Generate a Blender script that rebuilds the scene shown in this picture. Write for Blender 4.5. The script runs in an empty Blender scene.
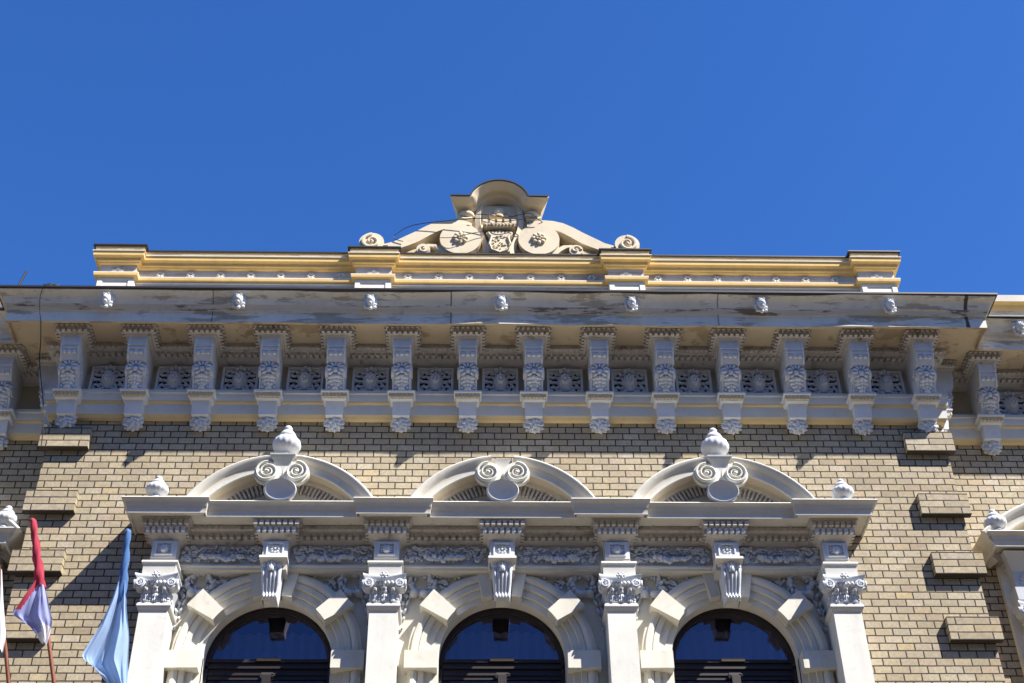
import bpy, bmesh, math, random
from mathutils import Matrix, Vector
R = math.radians
rng = random.Random(7)
scn = bpy.context.scene
COL = scn.collection

# ------------------------------------------------------------------ camera, sky, sun, exposure
cam_d = bpy.data.cameras.new('camera'); cam = bpy.data.objects.new('camera', cam_d); COL.objects.link(cam)
cr, cu, cf = Vector((0.999584, -0.026047, -0.012397)), Vector((-0.007013, -0.63629, 0.771418)), Vector((0.027981, 0.77101, 0.636208))
cam.matrix_world = Matrix(((cr.x, cu.x, -cf.x, -0.26979), (cr.y, cu.y, -cf.y, -10.73), (cr.z, cu.z, -cf.z, 1.6), (0, 0, 0, 1)))
cam_d.sensor_width = 36; cam_d.lens = 1422 * 36 / 1024; cam_d.clip_start = .05; cam_d.clip_end = 5000
scn.camera = cam
SUN = Vector((1.33, -1.0, 1.92)).normalized()
w = bpy.data.worlds.new('World'); scn.world = w; w.use_nodes = True
nt = w.node_tree; bgn = nt.nodes['Background']
sky = nt.nodes.new('ShaderNodeTexSky'); sky.sky_type = 'NISHITA'; sky.sun_disc = False
sky.sun_elevation = math.asin(SUN.z); sky.sun_rotation = math.atan2(SUN.x, SUN.y)
sky.altitude = 300; sky.air_density = 1.0; sky.dust_density = 0.2; sky.ozone_density = 4.0
hsv = nt.nodes.new('ShaderNodeHueSaturation'); hsv.inputs['Saturation'].default_value = 1.27; hsv.inputs['Hue'].default_value = .513
nt.links.new(sky.outputs[0], hsv.inputs['Color']); nt.links.new(hsv.outputs[0], bgn.inputs[0]); bgn.inputs[1].default_value = .104
sl = bpy.data.lights.new('sun', 'SUN'); sl.energy = 5.0; sl.angle = R(.5); sl.color = (1, .955, .89)
so = bpy.data.objects.new('sun', sl); COL.objects.link(so); so.rotation_euler = SUN.to_track_quat('Z', 'Y').to_euler(); so.location = (20, -15, 30)
vs = scn.view_settings; vs.view_transform = 'Standard'; vs.look = 'None'; vs.gamma = 1; vs.use_curve_mapping = False; vs.exposure = 1.12

# ------------------------------------------------------------------ materials
def nodes(name):
    m = bpy.data.materials.new(name); m.use_nodes = True
    t = m.node_tree; return m, t, t.nodes['Principled BSDF']
def nn(t, kind, **kw):
    n = t.nodes.new(kind)
    for k, v in kw.items(): setattr(n, k, v)
    return n
def mth(t, op, a, b=None, c=None):
    n = nn(t, 'ShaderNodeMath', operation=op)
    for i, v in enumerate((a, b, c)):
        if v is None: continue
        if isinstance(v, (int, float)): n.inputs[i].default_value = v
        else: t.links.new(v, n.inputs[i])
    return n.outputs[0]
def ramp(t, fac, stops):
    n = nn(t, 'ShaderNodeValToRGB'); e = n.color_ramp.elements
    while len(e) < len(stops): e.new(.5)
    for i, (p, c) in enumerate(stops): e[i].position = p; e[i].color = (*c, 1) if len(c) == 3 else c
    t.links.new(fac, n.inputs[0]); return n.outputs[0]
def mix(t, fac, a, b, blend='MIX'):
    n = nn(t, 'ShaderNodeMix', data_type='RGBA', blend_type=blend)
    for i, v in ((0, fac), (6, a), (7, b)):
        if isinstance(v, (int, float)): n.inputs[i].default_value = v
        elif isinstance(v, tuple): n.inputs[i].default_value = (*v, 1)
        else: t.links.new(v, n.inputs[i])
    return n.outputs[2]
def noise(t, vec, scale, detail=4, rough=.55, sc=None):
    n = nn(t, 'ShaderNodeTexNoise'); n.inputs['Scale'].default_value = scale; n.inputs['Detail'].default_value = detail; n.inputs['Roughness'].default_value = rough
    if sc:
        mp = nn(t, 'ShaderNodeMapping'); mp.inputs['Scale'].default_value = sc; t.links.new(vec, mp.inputs[0]); vec = mp.outputs[0]
    t.links.new(vec, n.inputs['Vector']); return n.outputs[0]

def plaster(name, col, stain=(.2, .14, .08), amount=.25, rough=.85, streak=0.0, seed=0.0, fine=.06, patch=None, patch_amt=0, stripes=None):
    """painted stucco: soft tone changes, small dirt spots, optional run-off streaks and peeled patches"""
    m, t, b = nodes(name)
    geo = nn(t, 'ShaderNodeNewGeometry'); pos = nn(t, 'ShaderNodeVectorMath', operation='ADD'); t.links.new(geo.outputs['Position'], pos.inputs[0]); pos.inputs[1].default_value = (seed, seed * 2, 0)
    p = pos.outputs[0]
    tone = noise(t, p, 2.3, 3)
    c = mix(t, ramp(t, tone, [(.3, (0, 0, 0)), (.7, (1, 1, 1))]), tuple(v * .90 for v in col), tuple(min(1, v * 1.05) for v in col))
    spots = ramp(t, noise(t, p, 11, 6, .65), [(.55, (0, 0, 0)), (.72, (1, 1, 1))])
    c = mix(t, mth(t, 'MULTIPLY', spots, amount), c, stain)
    if streak:
        s = ramp(t, noise(t, p, 1, 5, .6, (9, 9, .7)), [(.5, (0, 0, 0)), (.75, (1, 1, 1))])
        c = mix(t, mth(t, 'MULTIPLY', s, streak), c, tuple(v * .6 for v in stain))
    if patch:
        n1 = noise(t, p, 1, 7, .68, (2.6, 3.0, 17.0)); n2 = noise(t, p, 1.1, 2)
        f = mth(t, 'ADD', mth(t, 'MULTIPLY', n1, .75), mth(t, 'MULTIPLY', n2, .35))
        k = ramp(t, f, [(.59, (0, 0, 0)), (.625, (1, 1, 1))])
        c = mix(t, mth(t, 'MULTIPLY', k, patch_amt), c, mix(t, noise(t, p, 25, 4), patch, tuple(v * .45 for v in patch)))
    for xj, wj, am in (stripes or ()):
        sx_ = nn(t, 'ShaderNodeSeparateXYZ'); t.links.new(geo.outputs['Position'], sx_.inputs[0])
        d = mth(t, 'ABSOLUTE', mth(t, 'SUBTRACT', mth(t, 'ADD', sx_.outputs[0], mth(t, 'MULTIPLY', mth(t, 'SUBTRACT', noise(t, p, 14, 3), .5), wj * 1.5)), xj))
        mr = nn(t, 'ShaderNodeMapRange'); t.links.new(d, mr.inputs[0]); mr.inputs[1].default_value = wj * .6; mr.inputs[2].default_value = wj; mr.inputs[3].default_value = am; mr.inputs[4].default_value = 0
        c = mix(t, mr.outputs[0], c, (.025, .022, .02))
    t.links.new(c, b.inputs['Base Color']); b.inputs['Roughness'].default_value = rough
    b.inputs['Specular IOR Level'].default_value = .25
    bp = nn(t, 'ShaderNodeBump'); bp.inputs['Strength'].default_value = .5; bp.inputs['Distance'].default_value = fine * .03
    t.links.new(noise(t, p, 60, 5, .6), bp.inputs['Height']); t.links.new(bp.outputs[0], b.inputs['Normal'])
    return m

def brickwork(name, bw, bh, ox, oz, use_obj=False, j=.0115):
    """running bond in facade coordinates, every brick with its own tint"""
    m, t, b = nodes(name)
    if use_obj: p = nn(t, 'ShaderNodeTexCoord').outputs['Object']
    else: p = nn(t, 'ShaderNodeNewGeometry').outputs['Position']
    wob = nn(t, 'ShaderNodeVectorMath', operation='SCALE'); wn = nn(t, 'ShaderNodeTexNoise'); wn.inputs['Scale'].default_value = 9; wn.inputs['Detail'].default_value = 2
    t.links.new(p, wn.inputs['Vector'])
    sub = nn(t, 'ShaderNodeVectorMath', operation='SUBTRACT'); t.links.new(wn.outputs['Color'], sub.inputs[0]); sub.inputs[1].default_value = (.5, .5, .5)
    t.links.new(sub.outputs[0], wob.inputs[0]); wob.inputs['Scale'].default_value = .006
    ad = nn(t, 'ShaderNodeVectorMath', operation='ADD'); t.links.new(p, ad.inputs[0]); t.links.new(wob.outputs[0], ad.inputs[1])
    sp = nn(t, 'ShaderNodeSeparateXYZ'); t.links.new(ad.outputs[0], sp.inputs[0])
    x = mth(t, 'ADD', mth(t, 'ADD', sp.outputs[0], sp.outputs[1]), 50 * bw - ox)
    z = mth(t, 'DIVIDE', mth(t, 'ADD', sp.outputs[2], -oz + bh * 400), bh)
    row = mth(t, 'FLOOR', z); fz = mth(t, 'FRACT', z)
    # irregular bond: half-brick shift plus a little creep per course
    rn = nn(t, 'ShaderNodeTexWhiteNoise', noise_dimensions='1D'); t.links.new(row, rn.inputs['W'])
    shift = mth(t, 'ADD', mth(t, 'MULTIPLY', mth(t, 'MODULO', row, 2.0), .5), mth(t, 'MULTIPLY', mth(t, 'SUBTRACT', rn.outputs['Value'], .5), 0.0 if use_obj else .16))
    xx = mth(t, 'ADD', mth(t, 'DIVIDE', x, bw), shift)
    colm = mth(t, 'FLOOR', xx); fx = mth(t, 'FRACT', xx)
    cv = nn(t, 'ShaderNodeCombineXYZ'); t.links.new(colm, cv.inputs[0]); t.links.new(row, cv.inputs[1])
    if use_obj:
        oi = nn(t, 'ShaderNodeObjectInfo'); t.links.new(oi.outputs['Random'], cv.inputs[2])
    wnz = nn(t, 'ShaderNodeTexWhiteNoise', noise_dimensions='3D'); t.links.new(cv.outputs[0], wnz.inputs['Vector'])
    sc = nn(t, 'ShaderNodeSeparateColor'); t.links.new(wnz.outputs['Color'], sc.inputs[0])
    col = ramp(t, sc.outputs[0], [(0, (.39, .31, .185)), (.25, (.43, .35, .215)), (.5, (.46, .385, .25)), (.72, (.455, .36, .20)), (.88, (.48, .405, .285)), (.96, (.44, .325, .21)), (1, (.48, .36, .17))])
    val = mth(t, 'MULTIPLY_ADD', sc.outputs[1], .22, .97)
    hs = nn(t, 'ShaderNodeHueSaturation'); t.links.new(col, hs.inputs['Color']); t.links.new(val, hs.inputs['Value']); hs.inputs['Saturation'].default_value = .86; hs.inputs['Hue'].default_value = .504
    pn = noise(t, p, 38, 5, .65)
    c = mix(t, ramp(t, pn, [(.3, (.55, .55, .55)), (.62, (0, 0, 0))]), hs.outputs[0], (.24, .17, .10))
    big = ramp(t, noise(t, p, 1.3, 4), [(.35, (.80, .78, .76)), (.65, (1, 1, 1))])
    c = mix(t, 1.0, c, big, 'MULTIPLY')
    st = ramp(t, noise(t, p, 1, 6, .65, (2.6, 2.6, .45)), [(.50, (0, 0, 0)), (.72, (1, 1, 1))])
    c = mix(t, mth(t, 'MULTIPLY', st, .38), c, (.20, .165, .12))
    jx, jz = j / bw / 2, j / bh / 2
    ex = mth(t, 'MINIMUM', fx, mth(t, 'SUBTRACT', 1.0, fx)); ez = mth(t, 'MINIMUM', fz, mth(t, 'SUBTRACT', 1.0, fz))
    kx = nn(t, 'ShaderNodeMapRange', interpolation_type='SMOOTHSTEP'); t.links.new(ex, kx.inputs[0]); kx.inputs[1].default_value = jx * .7; kx.inputs[2].default_value = jx * 1.25
    kz = nn(t, 'ShaderNodeMapRange', interpolation_type='SMOOTHSTEP'); t.links.new(ez, kz.inputs[0]); kz.inputs[1].default_value = jz * .7; kz.inputs[2].default_value = jz * 1.25
    k = mth(t, 'MINIMUM', kx.outputs[0], kz.outputs[0])
    c = mix(t, k, mix(t, pn, (.034, .029, .024), (.07, .058, .045)), c)
    t.links.new(c, b.inputs['Base Color']); b.inputs['Roughness'].default_value = .8; b.inputs['Specular IOR Level'].default_value = .3
    h = mth(t, 'ADD', k, mth(t, 'MULTIPLY', pn, .25))
    bp = nn(t, 'ShaderNodeBump'); bp.inputs['Strength'].default_value = .8; bp.inputs['Distance'].default_value = .006
    t.links.new(h, bp.inputs['Height']); t.links.new(bp.outputs[0], b.inputs['Normal'])
    return m

def simple(name, col, rough=.5, metal=0, var=.15, scale=8):
    m, t, b = nodes(name)
    p = nn(t, 'ShaderNodeNewGeometry').outputs['Position']
    c = mix(t, noise(t, p, scale, 4), tuple(v * (1 - var) for v in col), tuple(min(1, v * (1 + var)) for v in col))
    t.links.new(c, b.inputs['Base Color']); b.inputs['Roughness'].default_value = rough; b.inputs['Metallic'].default_value = metal
    return m

BH, BW = .0694, .1492
M = {}
M['brick'] = brickwork('buff_brick', BW, BH, .02, 6.852)
M['quoin'] = brickwork('buff_brick_block', .295, BH, 0, 0, True)
M['cream'] = plaster('cream_plaster', (.67, .635, .54), amount=.2, streak=.16)
M['white'] = plaster('white_plaster', (.68, .66, .59), amount=.16, streak=.16, seed=3)
M['orn'] = plaster('ornament_white', (.62, .635, .655), amount=.22, seed=5, stain=(.28, .25, .22))
M['ledge'] = plaster('ledge_grey', (.64, .615, .555), amount=.15, streak=.10, seed=9)
M['ledgeochre'] = plaster('ledge_ochre', (.62, .54, .40), amount=.15, seed=11)
M['crown'] = plaster('cornice_grey', (.70, .665, .58), amount=.25, seed=2, patch=(.33, .26, .17), patch_amt=.6, streak=.12, stripes=((4.42, .022, .9), (-.47, .008, .8), (2.05, .008, .6), (-2.7, .007, .6)))
M['crown_tan'] = plaster('cornice_tan', (.62, .545, .425), amount=.3, seed=4, patch=(.16, .11, .07), patch_amt=.8)
M['soffit'] = plaster('soffit_ochre', (.56, .46, .315), amount=.2, seed=6, patch=(.30, .17, .08), patch_amt=.5)
M['frieze'] = plaster('frieze_ochre', (.50, .43, .30), amount=.2, seed=8)
M['dent'] = plaster('dentil_stone', (.55, .51, .46), amount=.75, stain=(.13, .085, .055), seed=10)
M['arch'] = plaster('architrave_cream', (.66, .64, .57), amount=.12, seed=12)
M['archochre'] = plaster('architrave_ochre', (.64, .50, .28), amount=.15, seed=13)
M['yellow'] = plaster('parapet_yellow', (.83, .57, .22), amount=.18, stain=(.28, .15, .05), seed=14, streak=.12)
M['pgrey'] = plaster('parapet_beige', (.60, .54, .46), amount=.25, seed=15, patch=(.2, .13, .08), patch_amt=.4)
M['plight'] = plaster('parapet_cream', (.78, .72, .60), amount=.15, seed=16)
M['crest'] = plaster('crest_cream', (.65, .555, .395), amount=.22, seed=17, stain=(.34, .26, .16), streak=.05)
M['crestochre'] = plaster('crest_ochre', (.60, .48, .30), amount=.25, seed=18)  # ochre tone for coves, backing plates and small crest ornament
M['flash'] = simple('metal_flashing', (.035, .03, .03), .5, .3)
M['roof'] = simple('roof_sheet', (.20, .20, .20), .45, .5)
M['hole'] = simple('vent_shade', (.012, .012, .014), .9)
M['wood'] = simple('dark_wood', (.012, .005, .004), .6, 0, .3, 20)
M['trimwood'] = simple('grey_wood', (.05, .043, .04), .7)
M['frontage'] = plaster('frontage_plaster', (.24, .21, .17))
M['cable'] = simple('black_rubber', (.012, .012, .013), .6)
M['room'] = simple('room_dark', (.05, .045, .04), .9)
M['pole'] = simple('pole_varnish', (.22, .07, .035), .45, 0, .25, 30)

def glass_mat():
    m, t, b = nodes('window_glass'); t.nodes.remove(b)
    gl = nn(t, 'ShaderNodeBsdfGlossy'); gl.inputs['Roughness'].default_value = .01; gl.inputs['Color'].default_value = (.66, .62, .84, 1)
    tr = nn(t, 'ShaderNodeBsdfTransparent'); tr.inputs['Color'].default_value = (.46, .50, .64, 1)
    fr = nn(t, 'ShaderNodeFresnel'); fr.inputs['IOR'].default_value = 1.5
    p = nn(t, 'ShaderNodeNewGeometry').outputs['Position']
    bp = nn(t, 'ShaderNodeBump'); bp.inputs['Strength'].default_value = .12; bp.inputs['Distance'].default_value = .02
    t.links.new(noise(t, p, 3, 1), bp.inputs['Height']); t.links.new(bp.outputs[0], gl.inputs['Normal'])
    mx = nn(t, 'ShaderNodeMixShader'); t.links.new(mth(t, 'ADD', fr.outputs[0], .05), mx.inputs[0]); t.links.new(tr.outputs[0], mx.inputs[1]); t.links.new(gl.outputs[0], mx.inputs[2])
    t.links.new(mx.outputs[0], t.nodes['Material Output'].inputs[0]); return m
M['glass'] = glass_mat()
def cloth_mat(name, col, trans=.35):
    m, t, b = nodes(name)
    p = nn(t, 'ShaderNodeNewGeometry').outputs['Position']
    c = mix(t, noise(t, p, 14, 4), tuple(v * .88 for v in col), tuple(min(1, v * 1.06) for v in col))
    t.links.new(c, b.inputs['Base Color']); b.inputs['Roughness'].default_value = .75
    b.inputs['Sheen Weight'].default_value = .2
    tl = nn(t, 'ShaderNodeBsdfTranslucent'); t.links.new(c, tl.inputs[0])
    mx = nn(t, 'ShaderNodeMixShader'); mx.inputs[0].default_value = trans
    t.links.new(b.outputs[0], mx.inputs[1]); t.links.new(tl.outputs[0], mx.inputs[2]); t.links.new(mx.outputs[0], t.nodes['Material Output'].inputs[0])
    return m
M['red'] = cloth_mat('flag_red', (.52, .03, .07)); M['blue'] = cloth_mat('flag_blue', (.36, .40, .74)); M['fwhite'] = cloth_mat('flag_white', (.78, .78, .82))
M['sky'] = cloth_mat('flag_light_blue', (.38, .54, .80)); M['navy'] = cloth_mat('flag_mid_blue', (.06, .17, .42), .2)
M['curtain'] = cloth_mat('curtain_cloth', (.40, .46, .62), .25)

# ------------------------------------------------------------------ mesh building
class MB:
    def __init__(s): s.bm = bmesh.new(); s.mats = []
    def mi(s, m):
        if m not in s.mats: s.mats.append(m)
        return s.mats.index(m)
    def face(s, vs, m):
        try: f = s.bm.faces.new(vs)
        except ValueError: return None
        f.material_index = s.mi(m); return f
    def grid(s, pts, m, close_u=False, close_v=False, mfun=None):
        V = [[s.bm.verts.new(p) for p in row] for row in pts]; nu, nv = len(V), len(V[0])
        for i in range(nu if close_u else nu - 1):
            for k in range(nv if close_v else nv - 1):
                s.face([V[i][k], V[(i + 1) % nu][k], V[(i + 1) % nu][(k + 1) % nv], V[i][(k + 1) % nv]], mfun(i, k) if mfun else m)
        return V
    def box(s, x0, x1, y0, y1, z0, z1, m):
        v = [s.bm.verts.new((x, y, z)) for z in (z0, z1) for y in (y0, y1) for x in (x0, x1)]
        for q in ((0, 1, 3, 2), (4, 6, 7, 5), (0, 4, 5, 1), (2, 3, 7, 6), (0, 2, 6, 4), (1, 5, 7, 3)): s.face([v[i] for i in q], m)
    def sweep(s, prof, path, m):
        """profile (p, z[, material]) carried along a plan path (x, y, ox, oy)"""
        V = [[s.bm.verts.new((x + ox * q[0], y + oy * q[0], q[1])) for q in prof] for x, y, ox, oy in path]
        for i in range(len(V) - 1):
            for k in range(len(prof) - 1):
                s.face([V[i][k], V[i + 1][k], V[i + 1][k + 1], V[i][k + 1]], prof[k][2] if len(prof[k]) > 2 else m)
        return V
    def xz(s, prof, path, m, caps=True, taper=0.0):
        """profile (n, p[, material]) carried along a path (x, z, nx, nz) standing in the facade plane"""
        V = [[s.bm.verts.new((x + nx * q[0], -q[1], z + nz * q[0])) for q in prof] for x, z, nx, nz in path]
        if taper:
            pm = max(q[1] for q in prof)
            for row, d in ((V[0], 1), (V[-1], -1)):
                for v, q in zip(row, prof): v.co.x += d * taper * min(.22, pm - q[1])
        for i in range(len(V) - 1):
            for k in range(len(prof) - 1):
                s.face([V[i][k], V[i + 1][k], V[i + 1][k + 1], V[i][k + 1]], prof[k][2] if len(prof[k]) > 2 else m)
        if caps:
            for r in (V[0], V[-1]): s.face(list(r), m)
    def stack(s, lv, cx, m, yb=0.0):
        """rectangles (z, half width, p[, material]) stacked from top to bottom against the wall"""
        V = [[s.bm.verts.new(c) for c in ((cx - q[1], yb, q[0]), (cx - q[1], -q[2], q[0]), (cx + q[1], -q[2], q[0]), (cx + q[1], yb, q[0]))] for q in lv]
        for i in range(len(V) - 1):
            for k in range(4):
                s.face([V[i][k], V[i][(k + 1) % 4], V[i + 1][(k + 1) % 4], V[i + 1][k]], lv[i][3] if len(lv[i]) > 3 else m)
        s.face(V[0], m); s.face(V[-1], m)
    def lathe(s, prof, cx, cy, m, n=24, lobes=0, amp=0.0, lob_z=None):
        pts = []
        for r, z in prof:
            a = amp if lob_z and lob_z[0] <= z <= lob_z[1] else 0
            pts.append([(cx + r * (1 + a * abs(math.sin(lobes * t * math.pi / n)) - a * .5) * math.cos(2 * math.pi * t / n), cy + r * (1 + a * abs(math.sin(lobes * t * math.pi / n)) - a * .5) * math.sin(2 * math.pi * t / n), z) for t in range(n)])
        s.grid(pts, m, close_v=True)
    def blob(s, c, r, m, sub=2, rot=None, lobes=0, amp=.15):
        res = bmesh.ops.create_icosphere(s.bm, subdivisions=sub, radius=1)
        rx, ry, rz = (r, r, r) if isinstance(r, (int, float)) else r
        i = s.mi(m); c = Vector(c)
        for v in res['verts']:
            k = 1.0
            if lobes: k += amp * math.cos(lobes * math.atan2(v.co.z, v.co.x)) * (1 - abs(v.co.y))
            q = Vector((v.co.x * rx * k, v.co.y * ry * k, v.co.z * rz * k))
            if rot: q = rot @ q
            v.co = c + q
        for f in {f for v in res['verts'] for f in v.link_faces}: f.material_index = i
    def tube(s, pts, r, m, n=8, taper=None):
        pts = [Vector(p) for p in pts]; rings = []
        up = Vector((0, 0, 1))
        for i, p in enumerate(pts):
            d = (pts[min(i + 1, len(pts) - 1)] - pts[max(i - 1, 0)]).normalized()
            a = d.cross(up if abs(d.z) < .9 else Vector((1, 0, 0))).normalized(); b2 = d.cross(a)
            rr = r if not taper else r * (taper[0] + (taper[1] - taper[0]) * i / max(1, len(pts) - 1))
            rings.append([p + (a * math.cos(t * 2 * math.pi / n) + b2 * math.sin(t * 2 * math.pi / n)) * rr for t in range(n)])
        V = s.grid(rings, m, close_v=True); s.face(V[0], m); s.face(V[-1], m)
    def disc(s, cx, cz, r, p0, p1, m, n=28, rim=0.0):
        """round boss: cylinder along -Y with an optional raised rim"""
        pr = [(r, p0), (r, p1)] + ([(r * .9, p1 + rim), (r * .82, p1 + rim), (r * .76, p1)] if rim else []) + [(0.001, p1)]
        s.grid([[(cx + q * math.cos(2 * math.pi * t / n), -p, cz + q * math.sin(2 * math.pi * t / n)) for t in range(n)] for q, p in pr], m, close_v=True)
    def spiral(s, cx, cz, r, p, turns, m, hand=1, start=0.0, wdt=.16, h=.02):
        """raised ridge winding inwards, and a button in the middle"""
        N = int(turns * 22); pts = []
        for i in range(N + 1):
            u = i / N; rad = r * (1 - .80 * u); a = start + hand * 2 * math.pi * turns * u
            wq = r * wdt * (1 - .45 * u)
            dx, dz = math.cos(a), math.sin(a)
            row = []
            for q, hh in ((-1, -.004), (-.8, h * .8), (0, h), (.8, h * .8), (1, -.004)):
                rr = rad + q * wq * .5 - wq * .5
                row.append((cx + dx * rr, -(p + hh), cz + dz * rr))
            pts.append(row)
        s.grid(pts, m)
        s.blob((cx, -p, cz), (r * .2, h * 1.3, r * .2), m, 2)
    def extrude(s, pts, y0, y1, m):
        """closed outline in x,z given a thickness from y0 (front) to y1"""
        a = [s.bm.verts.new((x, y0, z)) for x, z in pts]; b = [s.bm.verts.new((x, y1, z)) for x, z in pts]
        s.face(a, m); s.face(b, m)
        for i in range(len(pts)): s.face([a[i], a[(i + 1) % len(pts)], b[(i + 1) % len(pts)], b[i]], m)
    def leaf(s, curve, wid, m, cx=0.0, lobes=4, relief=.014, nv=10):
        """acanthus leaf: curve = list of (p, z) along the mid-rib, lobed edges and raised ribs"""
        N = 22; pts = []
        L = [0]
        for i in range(1, len(curve)): L.append(L[-1] + math.dist(curve[i], curve[i - 1]))
        for i in range(N + 1):
            u = i / N; d = u * L[-1]; k = max(j for j in range(len(L)) if L[j] <= d + 1e-9); k = min(k, len(curve) - 2)
            f = (d - L[k]) / max(1e-9, L[k + 1] - L[k])
            p = curve[k][0] + (curve[k + 1][0] - curve[k][0]) * f; z = curve[k][1] + (curve[k + 1][1] - curve[k][1]) * f
            tx, tz = curve[k + 1][0] - curve[k][0], curve[k + 1][1] - curve[k][1]; l = math.hypot(tx, tz) or 1
            npx, npz = tz / l, -tx / l
            if npx < 0: npx, npz = -npx, -npz
            ww = wid * (.55 + .45 * math.sin(min(1, u * 1.1 + .15) * math.pi)) * (.72 + .28 * abs(math.sin(u * math.pi * lobes)))
            row = []
            for q in range(nv + 1):
                v = q / nv * 2 - 1
                h = relief * (1 - v * v) * (.75 + .5 * math.cos(v * math.pi * 3) ** 2) * (.7 + .5 * abs(math.sin(u * math.pi * lobes))) - (.006 if abs(v) == 1 else 0)
                row.append((cx + v * ww, -(p + npx * h), z + npz * h - abs(v) * ww * .25))
            pts.append(row)
        s.grid(pts, m)
    def build(s, name, parent=None, loc=(0, 0, 0), smooth=38):
        bmesh.ops.recalc_face_normals(s.bm, faces=s.bm.faces)
        me = bpy.data.meshes.new(name); s.bm.to_mesh(me); s.bm.free()
        for m in s.mats: me.materials.append(M[m])
        for pl in me.polygons: pl.use_smooth = True
        me.set_sharp_from_angle(angle=R(smooth))
        o = bpy.data.objects.new(name, me); COL.objects.link(o); o.location = loc
        if parent: o.parent = parent
        return o

def tag(o, label=None, cat=None, group=None, kind=None):
    for k, v in (('label', label), ('category', cat), ('group', group), ('kind', kind)):
        if v: o[k] = v
    return o
def empty(name, loc=(0, 0, 0), parent=None):
    o = bpy.data.objects.new(name, None); COL.objects.link(o); o.location = loc; o.empty_display_size = .1
    if parent: o.parent = parent
    return o
def dup(o, loc, rz=0.0, sc=None, parent=None):
    c = o.copy(); COL.objects.link(c); c.location = loc; c.rotation_euler = (0, 0, rz)
    if sc: c.scale = sc
    if parent: c.parent = parent
    for ch in list(o.children):
        g = ch.copy(); COL.objects.link(g); g.parent = c
    return c
def arc(cx, cz, r, a0, a1, n):
    return [(cx + r * math.cos(a0 + (a1 - a0) * i / n), cz + r * math.sin(a0 + (a1 - a0) * i / n), math.cos(a0 + (a1 - a0) * i / n), math.sin(a0 + (a1 - a0) * i / n)) for i in range(n + 1)]
PI = math.pi

# ------------------------------------------------------------------ ground
m, t, b = nodes('street_paving')
p = nn(t, 'ShaderNodeNewGeometry').outputs['Position']
br = nn(t, 'ShaderNodeTexBrick'); br.inputs['Scale'].default_value = 2.5; br.inputs['Color1'].default_value = (.115, .095, .075, 1); br.inputs['Color2'].default_value = (.09, .078, .064, 1); br.inputs['Mortar'].default_value = (.07, .06, .05, 1)
br.inputs['Mortar Size'].default_value = .012; t.links.new(p, br.inputs['Vector']); t.links.new(br.outputs['Color'], b.inputs['Base Color']); b.inputs['Roughness'].default_value = .85
M['paving'] = m
g = MB(); g.grid([[(-2000, -2000, 0), (-2000, 2000, 0)], [(2000, -2000, 0), (2000, 2000, 0)]], 'paving'); tag(g.build('ground'), kind='structure')

# far side of the street, unseen behind the viewer, added to dim the skylight
g = MB(); g.box(-45, 45, -30, -19, 0, 14.8, 'frontage'); g.sweep([(0, 15.4), (.5, 15.2), (.45, 14.8), (0, 14.6)], [(-45, -19, 0, 1), (45, -19, 0, 1)], 'frontage')
g.grid([[(-45, -18.6, 15.2), (-45, -24.5, 17.4)], [(45, -18.6, 15.2), (45, -24.5, 17.4)]], 'roof')
for fl in range(4):
    for k in range(30): g.box(-43.5 + k * 3, -42.3 + k * 3, -19.03, -18.98, 1.0 + fl * 3.6, 2.9 + fl * 3.6, 'room')
tag(g.build('sky_blocking_frontage'), kind='structure')

# ------------------------------------------------------------------ the building
B = tag(empty('civic_building'), 'buff brick civic building with white stucco arched windows, bracketed cornice and yellow parapet', 'building')
WX, WS = 4.15, .32          # half width of the projecting centre, set-back of the wings
WIN = (-1.955, 0.0, 1.955); AZ = 7.118; AR = .531
DX = (-1.94, 0.0, 1.94); SB = .12          # keystone axes; set-back of the arched wall behind the brick face
BAY = 2.98
g = MB()
g.box(-WX, -BAY, 0, .6, 0, 10.3, 'brick'); g.box(BAY, WX, 0, .6, 0, 10.3, 'brick')
g.box(-BAY, BAY, 0, .25, 8.25, 10.3, 'brick'); g.box(-BAY, BAY, 0, .6, 0, 4.9, 'brick')
g.build('brick_wall', B)
for s in (-1, 1):
    g = MB(); x0, x1 = sorted((s * WX, s * 10.5)); g.box(x0, x1, WS, WS + .5, 0, 10.3, 'brick'); g.build('wing_brick_wall', B)
g = MB(); g.box(-10.5, 10.5, .9, 11, 0, 10.2, 'room'); g.build('building_core', B)

# brick quoin blocks on the corners
def quoin(w_, d, rows, nm='quoin_block'):
    g = MB(); g.box(0, w_, -.068, 0, 0, rows * BH, 'quoin'); g.box(w_ - d if d > 0 else 0, w_, .0, .30, 0, rows * BH, 'quoin') if d else None
    return g
zq = (9.125, 8.440, 7.830, 7.198, 6.575, 5.95)
q0 = None
for s in (1, -1):
    for z in zq:
        if q0 is None:
            g = MB(); g.box(0, .447, -.068, .0, 0, 3.12 * BH, 'quoin'); q0 = o = g.build('quoin_block', B, (3.755, -.0015, z))
        else: o = dup(q0, (3.755 if s > 0 else -4.202, -.0015, z), parent=B)
        if s > 0: pass

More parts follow.
